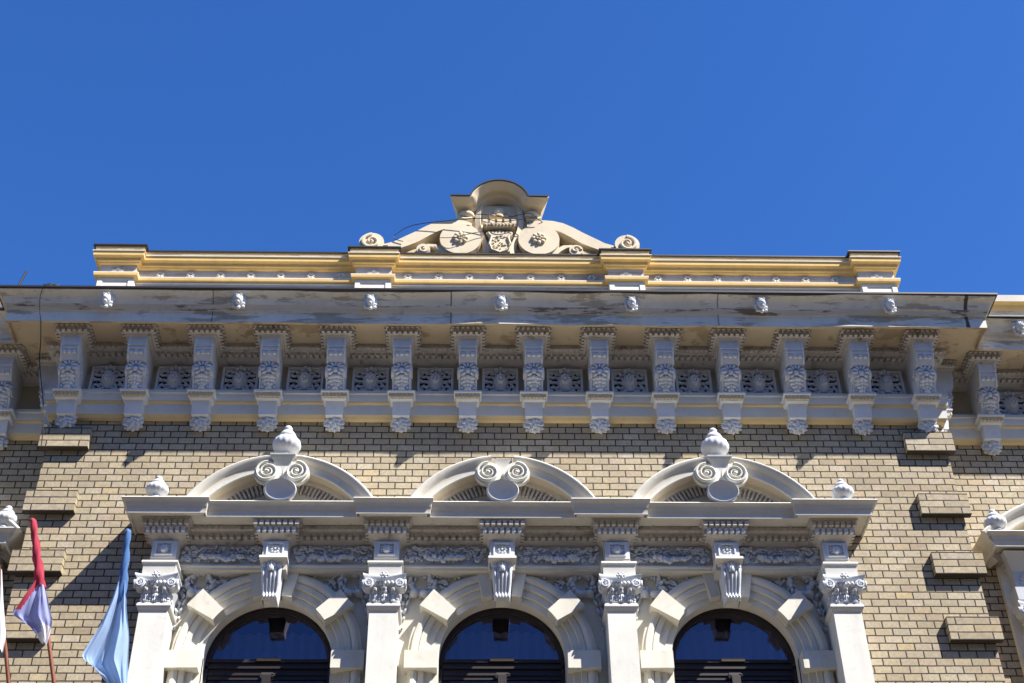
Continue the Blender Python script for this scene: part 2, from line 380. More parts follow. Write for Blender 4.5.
# --- main cornice: one plan path round the corners
K = .80
def path(k, inset=0.0, far=10.5):
    X = WX - inset
    return [(-far, WS, 0, -1), (-X, WS, -k, -1), (-X, 0, -k, -1), (X, 0, k, -1), (X, WS, k, -1), (far, WS, 0, -1)]
def wavy(P, amp=.010, step=.22):
    # old plaster edges are never dead straight
    r = random.Random(5); out = []
    for i in range(len(P) - 1):
        a, b = P[i], P[i + 1]; n = max(1, int(math.dist(a[:2], b[:2]) / step))
        if n < 4: out.append(a); continue
        m_ = max(2, int(.9 / step))
        for k in range(n):
            if k and (k < m_ or k > n - m_): continue
            f = k / n; j = 1 + (r.uniform(-amp, amp) if k else 0)
            out.append(tuple(a[q] + (b[q] - a[q]) * f for q in range(2)) + ((a[2], a[3]) if k == 0 else (0, -j)))
    out.append(P[-1]); return out
prof = [(-.9, 10.66, 'roof'), (.692, 10.503, 'crown'), (.694, 10.478, 'crown'), (.682, 10.470, 'crown'), (.652, 10.455, 'crown'), (.632, 10.43, 'crown'), (.617, 10.405, 'crown'), (.606, 10.38, 'crown_tan'), (.600, 10.365, 'crown_tan'), (.592, 10.360, 'crown_tan'), (.588, 10.335, 'crown_tan'),
        (.583, 10.318, 'crown'), (.566, 10.310, 'crown'), (.562, 10.200, 'soffit'), (.552, 10.195, 'soffit'), (.540, 10.195, 'soffit'), (.537, 10.24, 'soffit')]
g = MB(); g.sweep(prof, wavy(path(K), .022, .42), 'crown'); cornice = g.build('crown_cornice', B, smooth=50)
g = MB(); g.sweep([(.67, 10.508), (.715, 10.506), (.715, 10.488), (.690, 10.486)], path(K), 'flash'); g.build('metal_edging', cornice)
g = MB(); g.sweep([(.538, 10.24), (.1, 10.24)], path(K), 'soffit'); g.build('soffit', B)
# dentil band under the soffit
g = MB(); g.sweep([(.205, 10.239), (.20, 10.205), (.175, 10.182), (.17, 10.170), (.12, 10.168), (.115, 10.135), (.09, 10.13), (.05, 10.108), (.03, 10.092), (.02, 10.092)], path(K), 'dent')
def teeth(g, x0, x1, y, z0, z1, d, w_, gap, m='dent'):
    n = max(1, int((x1 - x0) / (w_ + gap))); st = (x1 - x0) / n
    for i in range(n): g.box(x0 + st * i + st * .5 - w_ / 2, x0 + st * i + st * .5 + w_ / 2, y - d, y + .01, z0, z1, m)
teeth(g, -WX - .08, WX + .08, -.117, 10.138, 10.169, .045, .034, .024)
teeth(g, -WX - .12, WX + .12, -.19, 10.186, 10.214, .026, .03, .018)
for s in (-1, 1):
    a, c = sorted((s * (WX + .25), s * 7.5)); teeth(g, a, c, WS - .117, 10.138, 10.169, .045, .034, .024); teeth(g, a, c, WS - .19, 10.186, 10.214, .026, .03, .018)
g.build('dentil_band', B)
g = MB(); g.sweep([(.02, 10.094), (.018, 9.75)], path(.8), 'frieze'); g.build('cornice_frieze', B)
g = MB(); g.sweep([(.018, 9.752, 'arch'), (.115, 9.748, 'arch'), (.118, 9.715, 'arch'), (.105, 9.705, 'arch'), (.10, 9.635, 'archochre'), (.092, 9.618, 'archochre'), (.075, 9.61, 'arch'), (.068, 9.50, 'archochre'), (.055, 9.487, 'archochre'), (.045, 9.468, 'archochre'), (0, 9.466, 'arch')], path(.8), 'arch')
g.build('architrave', B)

# --- brackets (origin: wall face at the bracket's axis)
A = .6162
def bracket_proto():
    g = MB(); hw = .086
    prof = [(.0, 10.14), (.41, 10.14), (.41, 10.05), (.395, 10.045), (.395, 10.035), (.398, 10.025), (.352, 9.93), (.338, 9.915)]
    for i in range(9):                     # upper roll
        a = R(70 - i * 19); prof.append((.255 + .064 * math.cos(a), 9.845 + .068 * math.sin(a)))
    prof += [(.272, 9.772), (.250, 9.74), (.236, 9.70), (.230, 9.655), (0, 9.655)]
    pts = [(p, z) for p, z in prof]
    a = [g.bm.verts.new((-hw, -p, z)) for p, z in pts]; b2 = [g.bm.verts.new((hw, -p, z)) for p, z in pts]
    g.face(a, 'orn'); g.face(b2, 'orn')
    for i in range(len(pts)): g.face([a[i], a[(i + 1) % len(pts)], b2[(i + 1) % len(pts)], b2[i]], 'orn')
    for sx in (-1, 1):                     # raised borders on the front and spirals on the cheeks
        bor = [(p, z) for p, z in pts if .2 < p]
        rows = []
        for p, z in bor: rows.append([(sx * hw, -p - .010, z - .004), (sx * (hw - .016), -p - .010, z - .004), (sx * (hw - .020), -p + .004, z)])
        g.grid(rows, 'orn')
        N = 40; rows = []
        for i in range(N + 1):
            u = i / N; an = R(90) - u * 4.2 * PI; rad = .060 * (1 - .8 * u)
            rows.append([(sx * (hw + hh), -(.255 + (rad + dr) * math.cos(an)), 9.845 + (rad + dr) * math.sin(an)) for dr, hh in ((-.008, -.003), (-.004, .012), (.004, .012), (.008, -.003))])
        g.grid(rows, 'orn')
    body = g.build('cornice_bracket', B)
    g = MB()                               # acanthus on the lower slope, flower in the roll
    g.leaf([(.305, 9.80), (.278, 9.772), (.253, 9.742), (.238, 9.705), (.232, 9.665)], .068, 'orn', lobes=4, relief=.024)
    for sx in (-1, 1):
        for z, p in ((9.775, .278), (9.735, .248), (9.69, .234)): g.blob((sx * .055, -p, z), (.017, .02, .018), 'orn', 1)
    g.build('acanthus_leaf', body)
    g = MB()
    for k in range(7):
        an = PI * (k / 6) * 1.1 - .15; g.blob((.056 * math.cos(an), -.318 - .006, 9.842 + .062 * math.sin(an)), (.015, .020, .032), 'orn', 1, Matrix.Rotation(PI / 2 - an, 3, 'Y'))
    g.blob((0, -.322, 9.833), (.026, .018, .03), 'orn', 2)
    for sx in (-1, 1):
        g.blob((sx * .035, -.315, 9.80), (.03, .02, .012), 'orn', 1, Matrix.Rotation(sx * .6, 3, 'Y'))
    g.build('shell_flower', body)
    g = MB()
    for i in range(3): g.box(-.062 + i * .047, -.032 + i * .047, -.396, -.35, 9.965, 10.008 - .012 * abs(i - 1), 'orn')
    g.box(-.078, .078, -.402, -.37, 10.008, 10.022, 'orn')
    g.build('carved_drops', body)
    g = MB()
    g.stack([(10.219, .160, .475), (10.196, .157, .47), (10.190, .135, .452), (10.150, .133, .448), (10.145, .115, .432), (10.125, .105, .42), (10.119, .1, .41)], 0, 'dent')
    for i in range(6): g.box(-.143 + i * .0515, -.143 + i * .0515 + .029, -.478, -.448, 10.150, 10.188, 'dent')
    for sx in (-1, 1):
        for i in range(7): x0, x1 = sorted((sx * .133, sx * .160)); g.box(x0, x1, -.44 + i * .047, -.412 + i * .047, 10.150, 10.188, 'dent')
        for i in range(7): x0, x1 = sorted((sx * .156, sx * .172)); g.box(x0, x1, -.46 + i * .05, -.43 + i * .05, 10.197, 10.216, 'dent')
    for i in range(7): g.box(-.158 + i * .047, -.158 + i * .047 + .030, -.492, -.47, 10.197, 10.217, 'dent')
    g.build('bracket_cap', body, (0, 0, .02))
    g = MB()
    g.stack([(9.66, .130, .245), (9.645, .128, .243), (9.638, .116, .222), (9.592, .106, .20), (9.584, .082, .168), (9.45, .079, .135), (9.44, .05, .08)], 0, 'orn')
    for i in range(7): g.box(-.116 + i * .0345, -.116 + i * .0345 + .021, -.226, -.205, 9.598, 9.638, 'archochre')
    g.build('base_block', body)
    g = MB()
    g.blob((0, -.034, 9.395), (.080, .062, .088), 'orn', 3)
    for i in range(46):                     # overlapping leaf tips all round the boss
        zz = 1 - 2 * (i + .5) / 46; an = i * 2.39996; rr = (1 - zz * zz) ** .5
        x, y, z = rr * math.cos(an), -abs(rr * math.sin(an)), zz
        if i % 2 and y > -.15: continue
        g.blob((x * .083, -.034 + y * .066, 9.395 + z * .092), (.017, .016, .026), 'orn', 1, Matrix.Rotation(-math.atan2(z, x) + PI / 2, 3, 'Y'))
    g.blob((0, -.098, 9.39), (.018, .016, .03), 'orn', 1)
    g.build('leaf_pendant', body, (0, 0, .03))
    return body
br0 = bracket_proto(); first = True
for i in range(14):
    x = A * (i - 6.5)
    if first: br0.location = (x, 0, 0); first = False
    else: dup(br0, (x, 0, 0), parent=B)
for s in (-1, 1):
    for k in range(4): dup(br0, (s * (4.70 + k * A), WS, 0), parent=B)
    dup(br0, (s * 4.15, .10, 0), rz=s * PI / 2, sc=(.8, .62, 1), parent=B)
    
# --- pierced relief panels between the brackets
def panel_proto():
    g = MB(); hw, z0, z1 = .172, 9.758, 10.07
    for x0, x1, za, zb in ((-hw, hw, z0, z0 + .022), (-hw, hw, z1 - .022, z1), (-hw, -hw + .024, z0, z1), (hw - .024, hw, z0, z1)): g.box(x0, x1, -.062, -.016, za + (.0 if x1 - x0 > .1 else .0225), zb - (.0 if x1 - x0 > .1 else .0225), 'orn')
    zc = (z0 + z1) / 2
    for sx in (-1, 1):
        for sz in (-1, 1):
            for (ax, az, rr, tt) in ((.115, .085, .045, 1.2), (.06, .115, .03, .9)):
                pts = []
                for i in range(19):
                    u = i / 18; an = R(30) + u * 2 * PI * tt; r_ = rr * (1 - .6 * u); pts.append((sx * (ax + r_ * math.cos(an)), -.04, zc + sz * (az + r_ * math.sin(an) * .95)))
                g.tube(pts, .0155, 'orn', 6)
        g.tube([(sx * .155, -.04, zc - .1), (sx * .10, -.045, zc - .02), (sx * .155, -.04, zc + .03)], .014, 'orn', 6)
        g.tube([(sx * .15, -.04, zc), (sx * .085, -.045, zc)], .014, 'orn', 6)
        g.blob((sx * .135, -.045, zc + .005), (.02, .02, .026), 'orn', 1); g.blob((sx * .05, -.045, z0 + .04), (.035, .02, .018), 'orn', 1)
    o = g.build('relief_panel', B)
    g = MB(); g.box(-hw + .01, hw - .01, -.022, -.019, z0 + .01, z1 - .01, 'hole'); g.build('vent_shade_plate', o)  # near-black plate: unlit depth of the piercings put into its colour
    g = MB()
    g.blob((0, -.045, zc - .01), (.074, .062, .104), 'orn', 3); g.blob((0, -.105, zc - .005), (.046, .02, .066), 'orn', 2)
    for k in (-1, 0, 1): g.blob((k * .034, -.07, zc + .118 + (.014 if k == 0 else 0)), (.026, .028, .030), 'orn', 1)
    g.blob((0, -.065, zc - .105), (.03, .02, .018), 'orn', 1)
    for k in range(12):
        an = 2 * PI * k / 12; g.blob((.080 * math.cos(an), -.05, zc - .01 + .112 * math.sin(an)), (.018, .018, .020), 'orn', 1)
    for k in range(8): g.blob((.030 * math.cos(k * PI / 4), -.122, zc - .005 + .042 * math.sin(k * PI / 4)), (.013, .014, .017), 'orn', 1)
    g.blob((0, -.126, zc - .005), (.014, .014, .016), 'orn', 1)
    g.build('oval_shield', o); return o
pn0 = panel_proto()
for i in range(13):
    x = A * (i - 6)
    if i == 0: pn0.location = (x, 0, 0)
    else: dup(pn0, (x, 0, 0), parent=B)
for s in (-1, 1):
    for k in range(3): dup(pn0, (s * (4.70 + (k + .5) * A), WS, 0), parent=B)

# --- lion heads on the cornice edge
def lion():
    g = MB()
    g.blob((0, -.005, .005), (.062, .05, .085), 'orn', 3, lobes=9, amp=.10)
    g.blob((0, -.045, -.005), (.042, .045, .056), 'orn', 3)
    g.blob((0, -.085, -.030), (.027, .032, .024), 'orn', 2); g.blob((0, -.075, -.066), (.02, .03, .016), 'orn', 2)
    g.tube([(0, -.06, .03), (0, -.10, -.015)], .012, 'orn', 6)
    for s in (-1, 1):
        g.blob((s * .022, -.078, .012), (.013, .01, .008), 'orn', 1); g.blob((s * .05, -.025, .055), (.017, .014, .02), 'orn', 1)
        g.blob((s * .02, -.08, .026), (.018, .012, .007), 'orn', 1)
        for k in range(4): g.blob((s * (.056 - .006 * abs(k - 1)), -.02, .03 - k * .034), (.018, .02, .022), 'orn', 1)
    g.blob((0, -.02, .078), (.03, .03, .022), 'orn', 1); g.blob((0, -.03, -.092), (.024, .025, .022), 'orn', 1)
    return g
l0 = lion().build('lion_head', B, (-3.68, -.622, 10.40)); l0.scale = (.95, .95, 1)
for i in range(1, 7): dup(l0, (-3.68 + i * 1.2275, -.622, 10.40), parent=B)
for s in (-1, 1):
    for k in range(2): dup(l0, (s * (5.02 + k * 1.2117), WS - .635, 10.395), parent=B)

# --- parapet
PP = [(11.275, .366, 'yellow'), (11.243, .364, 'pgrey'), (11.240, .350, 'pgrey'), (11.208, .346, 'plight'), (11.205, .386, 'plight'), (11.197, .386, 'yellow'), (11.190, .376, 'yellow'), (11.152, .372, 'yellow'), (11.147, .346, 'yellow'), (11.142, .338, 'yellow'), (11.112, .334, 'yellow'), (11.106, .316, 'yellow'), (11.096, .312, 'yellow'), (11.090, .288, 'pgrey'), (10.968, .285, 'plight'), (10.964, .336, 'plight'), (10.954, .336, 'yellow'), (10.926, .330, 'yellow'), (10.920, .302, 'plight'), (10.912, .312, 'plight'), (10.902, .312, 'plight'), (10.898, .300, 'pgrey'), (10.45, .300, 'pgrey')]
par = [(-4.0, 0, 0, -1), (4.0, 0, 0, -1)]
g = MB(); V = g.sweep([(-.15, 11.275, 'pgrey')] + [(p, z, mm) for z, p, mm in PP] , [(-3.90, 0, 0, -1), (3.90, 0, 0, -1)], 'yellow')
g.box(-3.9, 3.9, -.1, .15, 10.4, 11.24, 'pgrey'); parapet = g.build('parapet_wall', B)
g = MB(); g.sweep([(-.16, 11.285), (.376, 11.282), (.378, 11.268), (.366, 11.266)], [(-3.9, 0, 0, -1), (3.9, 0, 0, -1)], 'flash'); g.build('metal_edging', parapet)
r0 = None
for xa, xb in ((-3.48, -1.42), (-1.06, 1.06), (1.42, 3.48)):
    n = 7
    for k in range(n):
        x = xa + (xb - xa) * (k + .5) / n
        if r0 is None:
            g = MB(); g.disc(0, 0, .045, 0, .012, 'pgrey', 14)
            for j in range(6): g.blob((.026 * math.cos(j * PI / 3), -.014, .026 * math.sin(j * PI / 3)), (.013, .009, .013), 'plight', 1)
            r0 = g.build('rosette', parapet, (x, -.287, 11.03))
        else:
            c = r0.copy(); COL.objects.link(c); c.location = (x, -.287, 11.03)
pr0 = None
for cx in (-3.735, -1.243, 1.243, 3.735):
    if pr0 is None:
        g = MB(); hw, dp = .175, .072
        lv = [(z, hw + max(0, (p - .285)) * .80, p + dp, {'yellow': 'yellow', 'pgrey': 'pgrey', 'plight': 'plight'}[mm]) for z, p, mm in PP[:-5]]
        lv += [(10.915, hw + .002, .365, 'plight'), (10.45, hw, .362, 'plight')]
        g.stack(lv, 0, 'plight')
        g.box(-.172, .172, -.374, -.36, 10.885, 10.912, 'plight'); g.box(-.172, -.125, -.374, -.36, 10.5, 10.885, 'plight'); g.box(.125, .172, -.374, -.36, 10.5, 10.885, 'plight')
        pr0 = g.build('parapet_pier', B, (cx, 0, .002))
        g = MB(); g.stack([(11.292, .262, .452), (11.277, .264, .454), (11.268, .256, .443)], 0, 'flash'); g.build('metal_cap', pr0)
        g = MB()
        for sx in (-1, 0, 1): g.blob((sx * .035, -.360, 11.02 + (.02 if sx == 0 else 0)), (.03, .015, .022), 'plight', 1)
        g.build('palmette', pr0)
    else: dup(pr0, (cx, 0, .002), parent=B)
for s in (-1, 1):
    g = MB(); x0, x1 = sorted((s * 4.55, s * 10.5))
    g.sweep([(-.4, 10.99, 'pgrey'), (.14, 10.99, 'plight'), (.13, 10.915, 'yellow'), (.09, 10.90, 'yellow'), (.06, 10.845, 'pgrey'), (.04, 10.80, 'pgrey'), (.04, 10.78, 'plight'), (.08, 10.77, 'plight'), (.075, 10.45, 'plight')], [(x0, 0, 0, -1), (x1, 0, 0, -1)], 'yellow'); g.build('wing_parapet', B)

# --- crest gable
crest = MB()
crest.box(-1.45, 1.45, -.30, .1, 11.22, 11.30, 'crest')
crest.box(-.30, .30, -.255, .08, 11.2, 12.06, 'crest')
crest = crest.build('crest_gable', B)
for s in (-1, 1):
    g = MB()
    up = [(1.27, 11.43), (1.17, 11.435), (1.06, 11.475), (.95, 11.55), (.85, 11.615), (.75, 11.69), (.65, 11.75), (.55, 11.78), (.45, 11.79), (.36, 11.775), (.28, 11.74)]
    lo = [(.28, 11.60), (.36, 11.66), (.45, 11.68), (.54, 11.665), (.63, 11.62), (.72, 11.555), (.82, 11.475), (.92, 11.42), (1.02, 11.375), (1.15, 11.34), (1.27, 11.33)]
    g.extrude([(s * x, z) for x, z in up + lo], -.33, -.02, 'crest')
    g.extrude([(s * x, z) for x, z in [(1.15, 11.30), (1.02, 11.36), (.80, 11.52), (.62, 11.64), (.4, 11.66), (.28, 11.62), (.28, 11.28)]], -.16, 0, 'crestochre')
    g.build('scroll_band', crest)
    g = MB(); g.disc(s * .395, 11.51, .208, 0, .345, 'crest', 40)
    g.build('round_boss', crest)
    g = MB(); g.disc(s * .395, 11.51, .075, .34, .352, 'crestochre', 20)
    for k in range(8):
        an = 2 * PI * k / 8; g.blob((s * .395 + .055 * math.cos(an), -.358, 11.51 + .055 * math.sin(an)), (.027, .018, .022), 'crest', 2, Matrix.Rotation(-an, 3, 'Y'))
    for k in range(5):
        an = 2 * PI * k / 5; g.blob((s * .395 + .022 * math.cos(an), -.372, 11.51 + .022 * math.sin(an)), .014, 'crest', 1)
    g.build('rosette', crest)
    g = MB(); g.disc(s * 1.285, 11.455, .125, 0, .34, 'crest', 32); g.spiral(s * 1.285, 11.455, .118, .34, 1.6, 'crest', -s, PI / 2, .34, .024)
    g.box(*sorted((s * 1.19, s * 1.12)), -.33, -.02, 11.30, 11.42, 'crest')
    g.build('end_volute', crest)
    g = MB(); g.disc(s * .765, 11.365, .068, 0, .345, 'crest', 24); g.spiral(s * .765, 11.365, .064, .345, 1.2, 'crest', s, 0, .34, .014)
    g.extrude([(s * x, z) for x, z in [(.74, 11.425), (.68, 11.42), (.62, 11.375), (.58, 11.33), (.50, 11.30), (.50, 11.36), (.57, 11.40), (.64, 11.45), (.73, 11.455)]], -.32, -.05, 'crest')
    g.extrude([(s * x, z) for x, z in [(.80, 11.42), (.88, 11.385), (.96, 11.335), (1.02, 11.29), (.92, 11.29), (.86, 11.335), (.80, 11.36)]], -.30, -.05, 'crestochre')
    g.build('small_curl', crest)
    g = MB(); g.blob((s * .335, -.27, 11.88), (.085, .09, .05), 'crest', 3); g.tube([(s * .40, -.28, 11.88), (s * .41, -.30, 11.83), (s * .35, -.31, 11.80), (s * .28, -.30, 11.82)], .028, 'crest', 8)
    g.box(*sorted((s * .26, s * .43)), -.30, 0, 11.905, 11.95, 'crest'); g.box(*sorted((s * .27, s * .41)), -.2, 0, 11.7, 11.9, 'crest')
    g.build('ear_scroll', crest)
    g = MB(); N = 14; rows = []
    for i in range(N + 1):
        u = i / N; z = 12.0 - u * .70; x = .205 + .035 * math.sin(u * PI * 1.6) - .04 * u
        rows.append([(s * (x + .035), -.18, z), (s * (x + .02), -.30, z), (s * (x - .03), -.32, z), (s * (x - .05), -.18, z)])
    g.grid(rows, 'crest'); g.build('side_consoles' if False else 'side_console', crest)
# curved hood
g = MB()
pth = [(-.505, 12.0, 0, 1), (-.315, 12.0, -.25, 1)]
for x, z, nx, nz in arc(0, 11.93, .30, R(166), R(14), 22): pth.append((x, z, nx, nz))
pth += [(.315, 12.0, .25, 1), (.505, 12.0, 0, 1)]
hood = [(.0, .05, 'crest'), (.0, .46, 'crest'), (-.014, .46, 'crest'), (-.022, .44, 'crest'), (-.044, .405, 'crest'), (-.056, .37, 'crestochre'), (-.062, .335, 'crestochre'), (-.074, .325, 'crest'), (-.085, .29, 'crest'), (-.10, .26, 'crest'), (-.12, .24, 'crest'), (-.12, .05, 'crest')]
g.xz(hood, pth, 'crest', taper=.5); g.build('curved_hood', crest, smooth=45)
g = MB(); g.xz([(.012, .04), (.012, .472), (-.003, .472)], pth, 'flash', caps=False, taper=.5); g.build('metal_edging', crest)
g = MB()
g.extrude([(-.118, 11.63), (-.135, 11.60), (-.10, 11.53), (-.125, 11.44), (-.10, 11.35), (0, 11.30), (.10, 11.35), (.125, 11.44), (.10, 11.53), (.135, 11.60), (.118, 11.63), (.05, 11.615), (0, 11.64), (-.05, 11.615)], -.335, -.12, 'crest')
for k in range(26):
    g.blob((rng.uniform(-.075, .075), -.337, rng.uniform(11.37, 11.57)), (rng.uniform(.008, .02), .012, rng.uniform(.008, .018)), 'crestochre' if k % 3 == 0 else 'crest', 1)
g.tube([(-.115, -.34, 11.60), (-.085, -.345, 11.53), (-.105, -.345, 11.44), (-.08, -.345, 11.36), (0, -.345, 11.32), (.08, -.345, 11.36), (.105, -.345, 11.44), (.085, -.345, 11.53), (.115, -.34, 11.60)], .012, 'crest', 6)
g.build('coat_of_arms', crest)
g = MB()
g.xz([(0, .16), (0, .36), (.045, .37), (.045, .16)], [(-.16, 11.665, 0, 1), (.16, 11.665, 0, 1)], 'crestochre')
for i in range(5): x = -.145 + i * .0725; g.box(x - .024, x + .024, -.365, -.2, 11.705, 11.765, 'crest')
for i in range(9): g.blob((-.14 + i * .035, -.37, 11.688), (.012, .01, .014), 'crest', 1)
g.box(-.15, .15, -.30, -.15, 11.70, 11.735, 'crestochre')
g.build('mural_crown', crest)
g = MB(); g.blob((0, -.29, 11.925), (.056, .05, .060), 'crest', 3); 
for s in (-1, 1):
    g.blob((s * .06, -.29, 11.86), (.045, .035, .03), 'crestochre', 2); g.blob((s * .09, -.27, 11.915), (.022, .025, .03), 'crest', 2)
g.blob((0, -.31, 11.85), (.05, .04, .035), 'crestochre', 2); g.build('orb', crest)

# ------------------------------------------------------------------ window zone
g = MB()                                  # stucco surround with three arched openings
P0, ZB, ZT = .02, 4.9, 8.1
edges = [-BAY - .03, -.97, .97, BAY + .03]
for i, cx in enumerate(WIN):
    xa, xb = edges[i], edges[i + 1]; N = 32
    A_ = arc(cx, AZ, AR, PI, 0, N)
    top = []
    for k in range(N + 1):
        x, z, nx, nz = A_[k]
        tx = (xa if nx < 0 else xb); f = 1e9
        if nx != 0: f = (tx - cx) / nx
        fz = (ZT - AZ) / nz if nz > 1e-6 else 1e9
        f = min(f, fz); top.append((cx + nx * f, AZ + nz * f))
    inn = [(x, z) for x, z, _, _ in A_]
    corners = []
    V1 = [g.bm.verts.new((x, -P0, z)) for x, z in inn]; V2 = [g.bm.verts.new((x, -P0, z)) for x, z in top]
    for k in range(N):
        f4 = [V1[k], V1[k + 1], V2[k + 1], V2[k]]
        (ax, az), (bx, bz) = top[k], top[k + 1]
        if abs(ax - bx) > 1e-6 and abs(az - bz) > 1e-6:
            cv = g.bm.verts.new((xa if ax < cx else xb, -P0, ZT)); f4 = [V1[k], V1[k + 1], V2[k + 1], cv, V2[k]]
        g.face(f4, 'cream')
    for x0, x1 in ((xa, cx - AR), (cx + AR, xb)):
        g.grid([[(x0, -P0, ZB), (x0, -P0, AZ)], [(x1, -P0, ZB), (x1, -P0, AZ)]], 'cream')
    # reveal
    rv = [(cx - AR, ZB)] + inn + [(cx + AR, ZB)]
    g.grid([[(x, -P0, z), (x, .22, z)] for x, z in rv], 'cream')
g.build('stucco_surround', B, (0, SB, 0))

# archivolts
def jamb_path(cx, r):
    return [(cx - r, ZB, -1, 0), (cx - r, AZ, -1, 0)] + arc(cx, AZ, r, PI, 0, 40)[1:-1] + [(cx + r, AZ, 1, 0), (cx + r, ZB, 1, 0)]
AV = [(0, -.02, 'cream'), (0, .030, 'cream'), (.055, .032, 'cream'), (.058, .052, 'cream'), (.118, .055, 'cream'), (.122, .078, 'cream'), (.165, .080, 'cream'), (.172, .070, 'cream'), (.180, .088, 'cream'), (.205, .100, 'cream'), (.228, .098, 'cream'), (.232, .082, 'cream'), (.256, .078, 'cream'), (.26, .0, 'cream')]
av0 = None
def archivolt(cx, par=B):
    g = MB(); g.xz(AV, jamb_path(cx, AR), 'cream', caps=False); o = g.build('window_archivolt', par, (0, SB, 0), smooth=22)
    def block(a0, a1, r0, r1, p):
        g = MB(); k = 5; pts = [(cx + r0 * math.cos(R(a0 + (a1 - a0) * i / k)), AZ + r0 * math.sin(R(a0 + (a1 - a0) * i / k))) for i in range(k + 1)] + [(cx + r1 * math.cos(R(a1)), AZ + r1 * math.sin(R(a1))), (cx + r1 * math.cos(R(a0)), AZ + r1 * math.sin(R(a0)))]
        g.extrude(pts, -p, 0, 'cream'); return g.build('voussoir', o)
    for a0, a1 in ((31, 44.5), (135.5, 149)): block(a0, a1, .54, .815, .15)
    for z in (6.965, 6.30, 5.65):
        for s in (-1, 1):
            g = MB(); g.box(*sorted((cx + s * .54, cx + s * .812)), -.14, 0, z, z + .158, 'cream'); g.build('voussoir', o)
    for s in (-1, 1):
        g = MB(); pts = [(cx + s * .08, AZ + .53), (cx + s * .165, AZ + .515), (cx + s * .225, AZ + .81), (cx + s * .10, AZ + .83)]
        g.extrude(pts, -.112, 0, 'cream'); g.build('keystone_cheek', o)
    # fluted console over the keystone
    g = MB(); rows = []; nf = 5
    cv = [(q + .07, z_ + .012) for q, z_ in ((.19, 7.84), (.235, 7.80), (.232, 7.74), (.195, 7.66), (.165, 7.60), (.168, 7.575), (.19, 7.555), (.182, 7.535), (.15, 7.525))]
    for p, z in cv:
        hw = .060 + (z - 7.515) * .09; row = []
        for q in range(nf * 6 + 1):
            v = q / (nf * 6); row.append((cx + (v * 2 - 1) * hw, -(p + .016 * abs(math.sin(v * nf * PI)) - .008), z))
        rows.append([(cx - hw, -.10 if z < 7.66 else .05, z)] + row + [(cx + hw, -.10 if z < 7.66 else .05, z)])
    g.grid(rows, 'orn')
    g.leaf([(.26, 7.872), (.31, 7.847), (.322, 7.812), (.31, 7.772)], .05, 'orn', cx, 3, .02)
    for sx in (-1, 1): g.blob((cx + sx * .062, -.295, 7.827), (.026, .03, .028), 'orn', 2)
    g.stack([(7.60, .064, .205), (7.555, .058, .20), (7.545, .056, .19)], cx, 'white', -.09)
    g.box(cx - .054, cx + .054, -.188, -.095, 7.552, 7.70, 'cream')
    g.build('keystone_console', o, smooth=60)
for cx in WIN: archivolt(cx)

# entablature ledge
def ledge_path():
    e, b0 = 2.86, 2.68; q = .4
    P = [(-e, .0, -1, -.0), (-e, -.02, -1, -1)]
    segs = [(-2.674, 1), (-1.12, -1), (-.755, 1), (.755, -1), (1.12, 1), (2.674, -1)]
    for x, d in segs:
        if d > 0: P += [(x, -.02, q, -1), (x, .04, q, -1)]
        else: P += [(x, .04, -q, -1), (x, -.02, -q, -1)]
    P += [(e, -.02, 1, -1), (e, .0, 1, -.0)]
    return P
LP = [(-.2, 8.42, 'ledge'), (.0, 8.41, 'ledge'), (.396, 8.366, 'white'), (.402, 8.356, 'ledge'), (.398, 8.348, 'ledge'), (.372, 8.338, 'ledge'), (.362, 8.318, 'ledge'), (.358, 8.300, 'ledgeochre'), (.352, 8.288, 'ledgeochre'), (.346, 8.279, 'ledge'), (.342, 8.236, 'white'), (.328, 8.234, 'cream'), (.324, 8.246, 'cream'), (.322, 8.275, 'cream')]
g = MB(); g.sweep(LP, wavy(ledge_path(), .012, .15), 'ledge'); g.box(-2.84, 2.84, -.283, .2, 8.252, 8.30, 'cream')
for x0, x1 in ((-2.84, -2.56), (-1.23, -.645), (.645, 1.23), (2.56, 2.84)): g.box(x0, x1, -.342, -.284, 8.254, 8.29, 'cream')
for s in (-1, 1): g.box(*sorted((s * 2.841, s * 3.185)), -.342, .05, 8.253, 8.288, 'cream')
None; g.build('window_ledge', B, smooth=50)
g = MB()
g.sweep([(.165, 8.244), (.162, 8.222), (.135, 8.205), (.13, 8.188), (.095, 8.186), (.092, 8.145), (.065, 8.138), (.045, 8.125), (-.05, 8.125)], [(-3.0, 0, -.6, 0), (-3.0, -.0, -.6, -1), (3.0, 0, .6, -1), (3.0, 0, .6, 0)], 'dent')
teeth(g, -2.97, 2.97, -.095, 8.149, 8.188, .04, .034, .026); teeth(g, -3.0, 3.0, -.138, 8.208, 8.244, .034, .032, .018)
g.build('window_dentil_band', B, (0, .025, 0))
g = MB()
g.sweep([(-.15, 8.12, 'cream'), (.025, 8.12, 'orn'), (.025, 7.91, 'cream'), (.058, 7.905, 'white'), (.060, 7.888, 'cream'), (.045, 7.882, 'cream'), (.04, 7.862, 'cream'), (-.15, 7.858, 'cream')], [(-2.95, 0, -1, 0), (-2.95, 0, -1, -1), (2.95, 0, 1, -1), (2.95, 0, 1, 0)], 'cream')
g.build('window_frieze', B, (0, .015, .01))

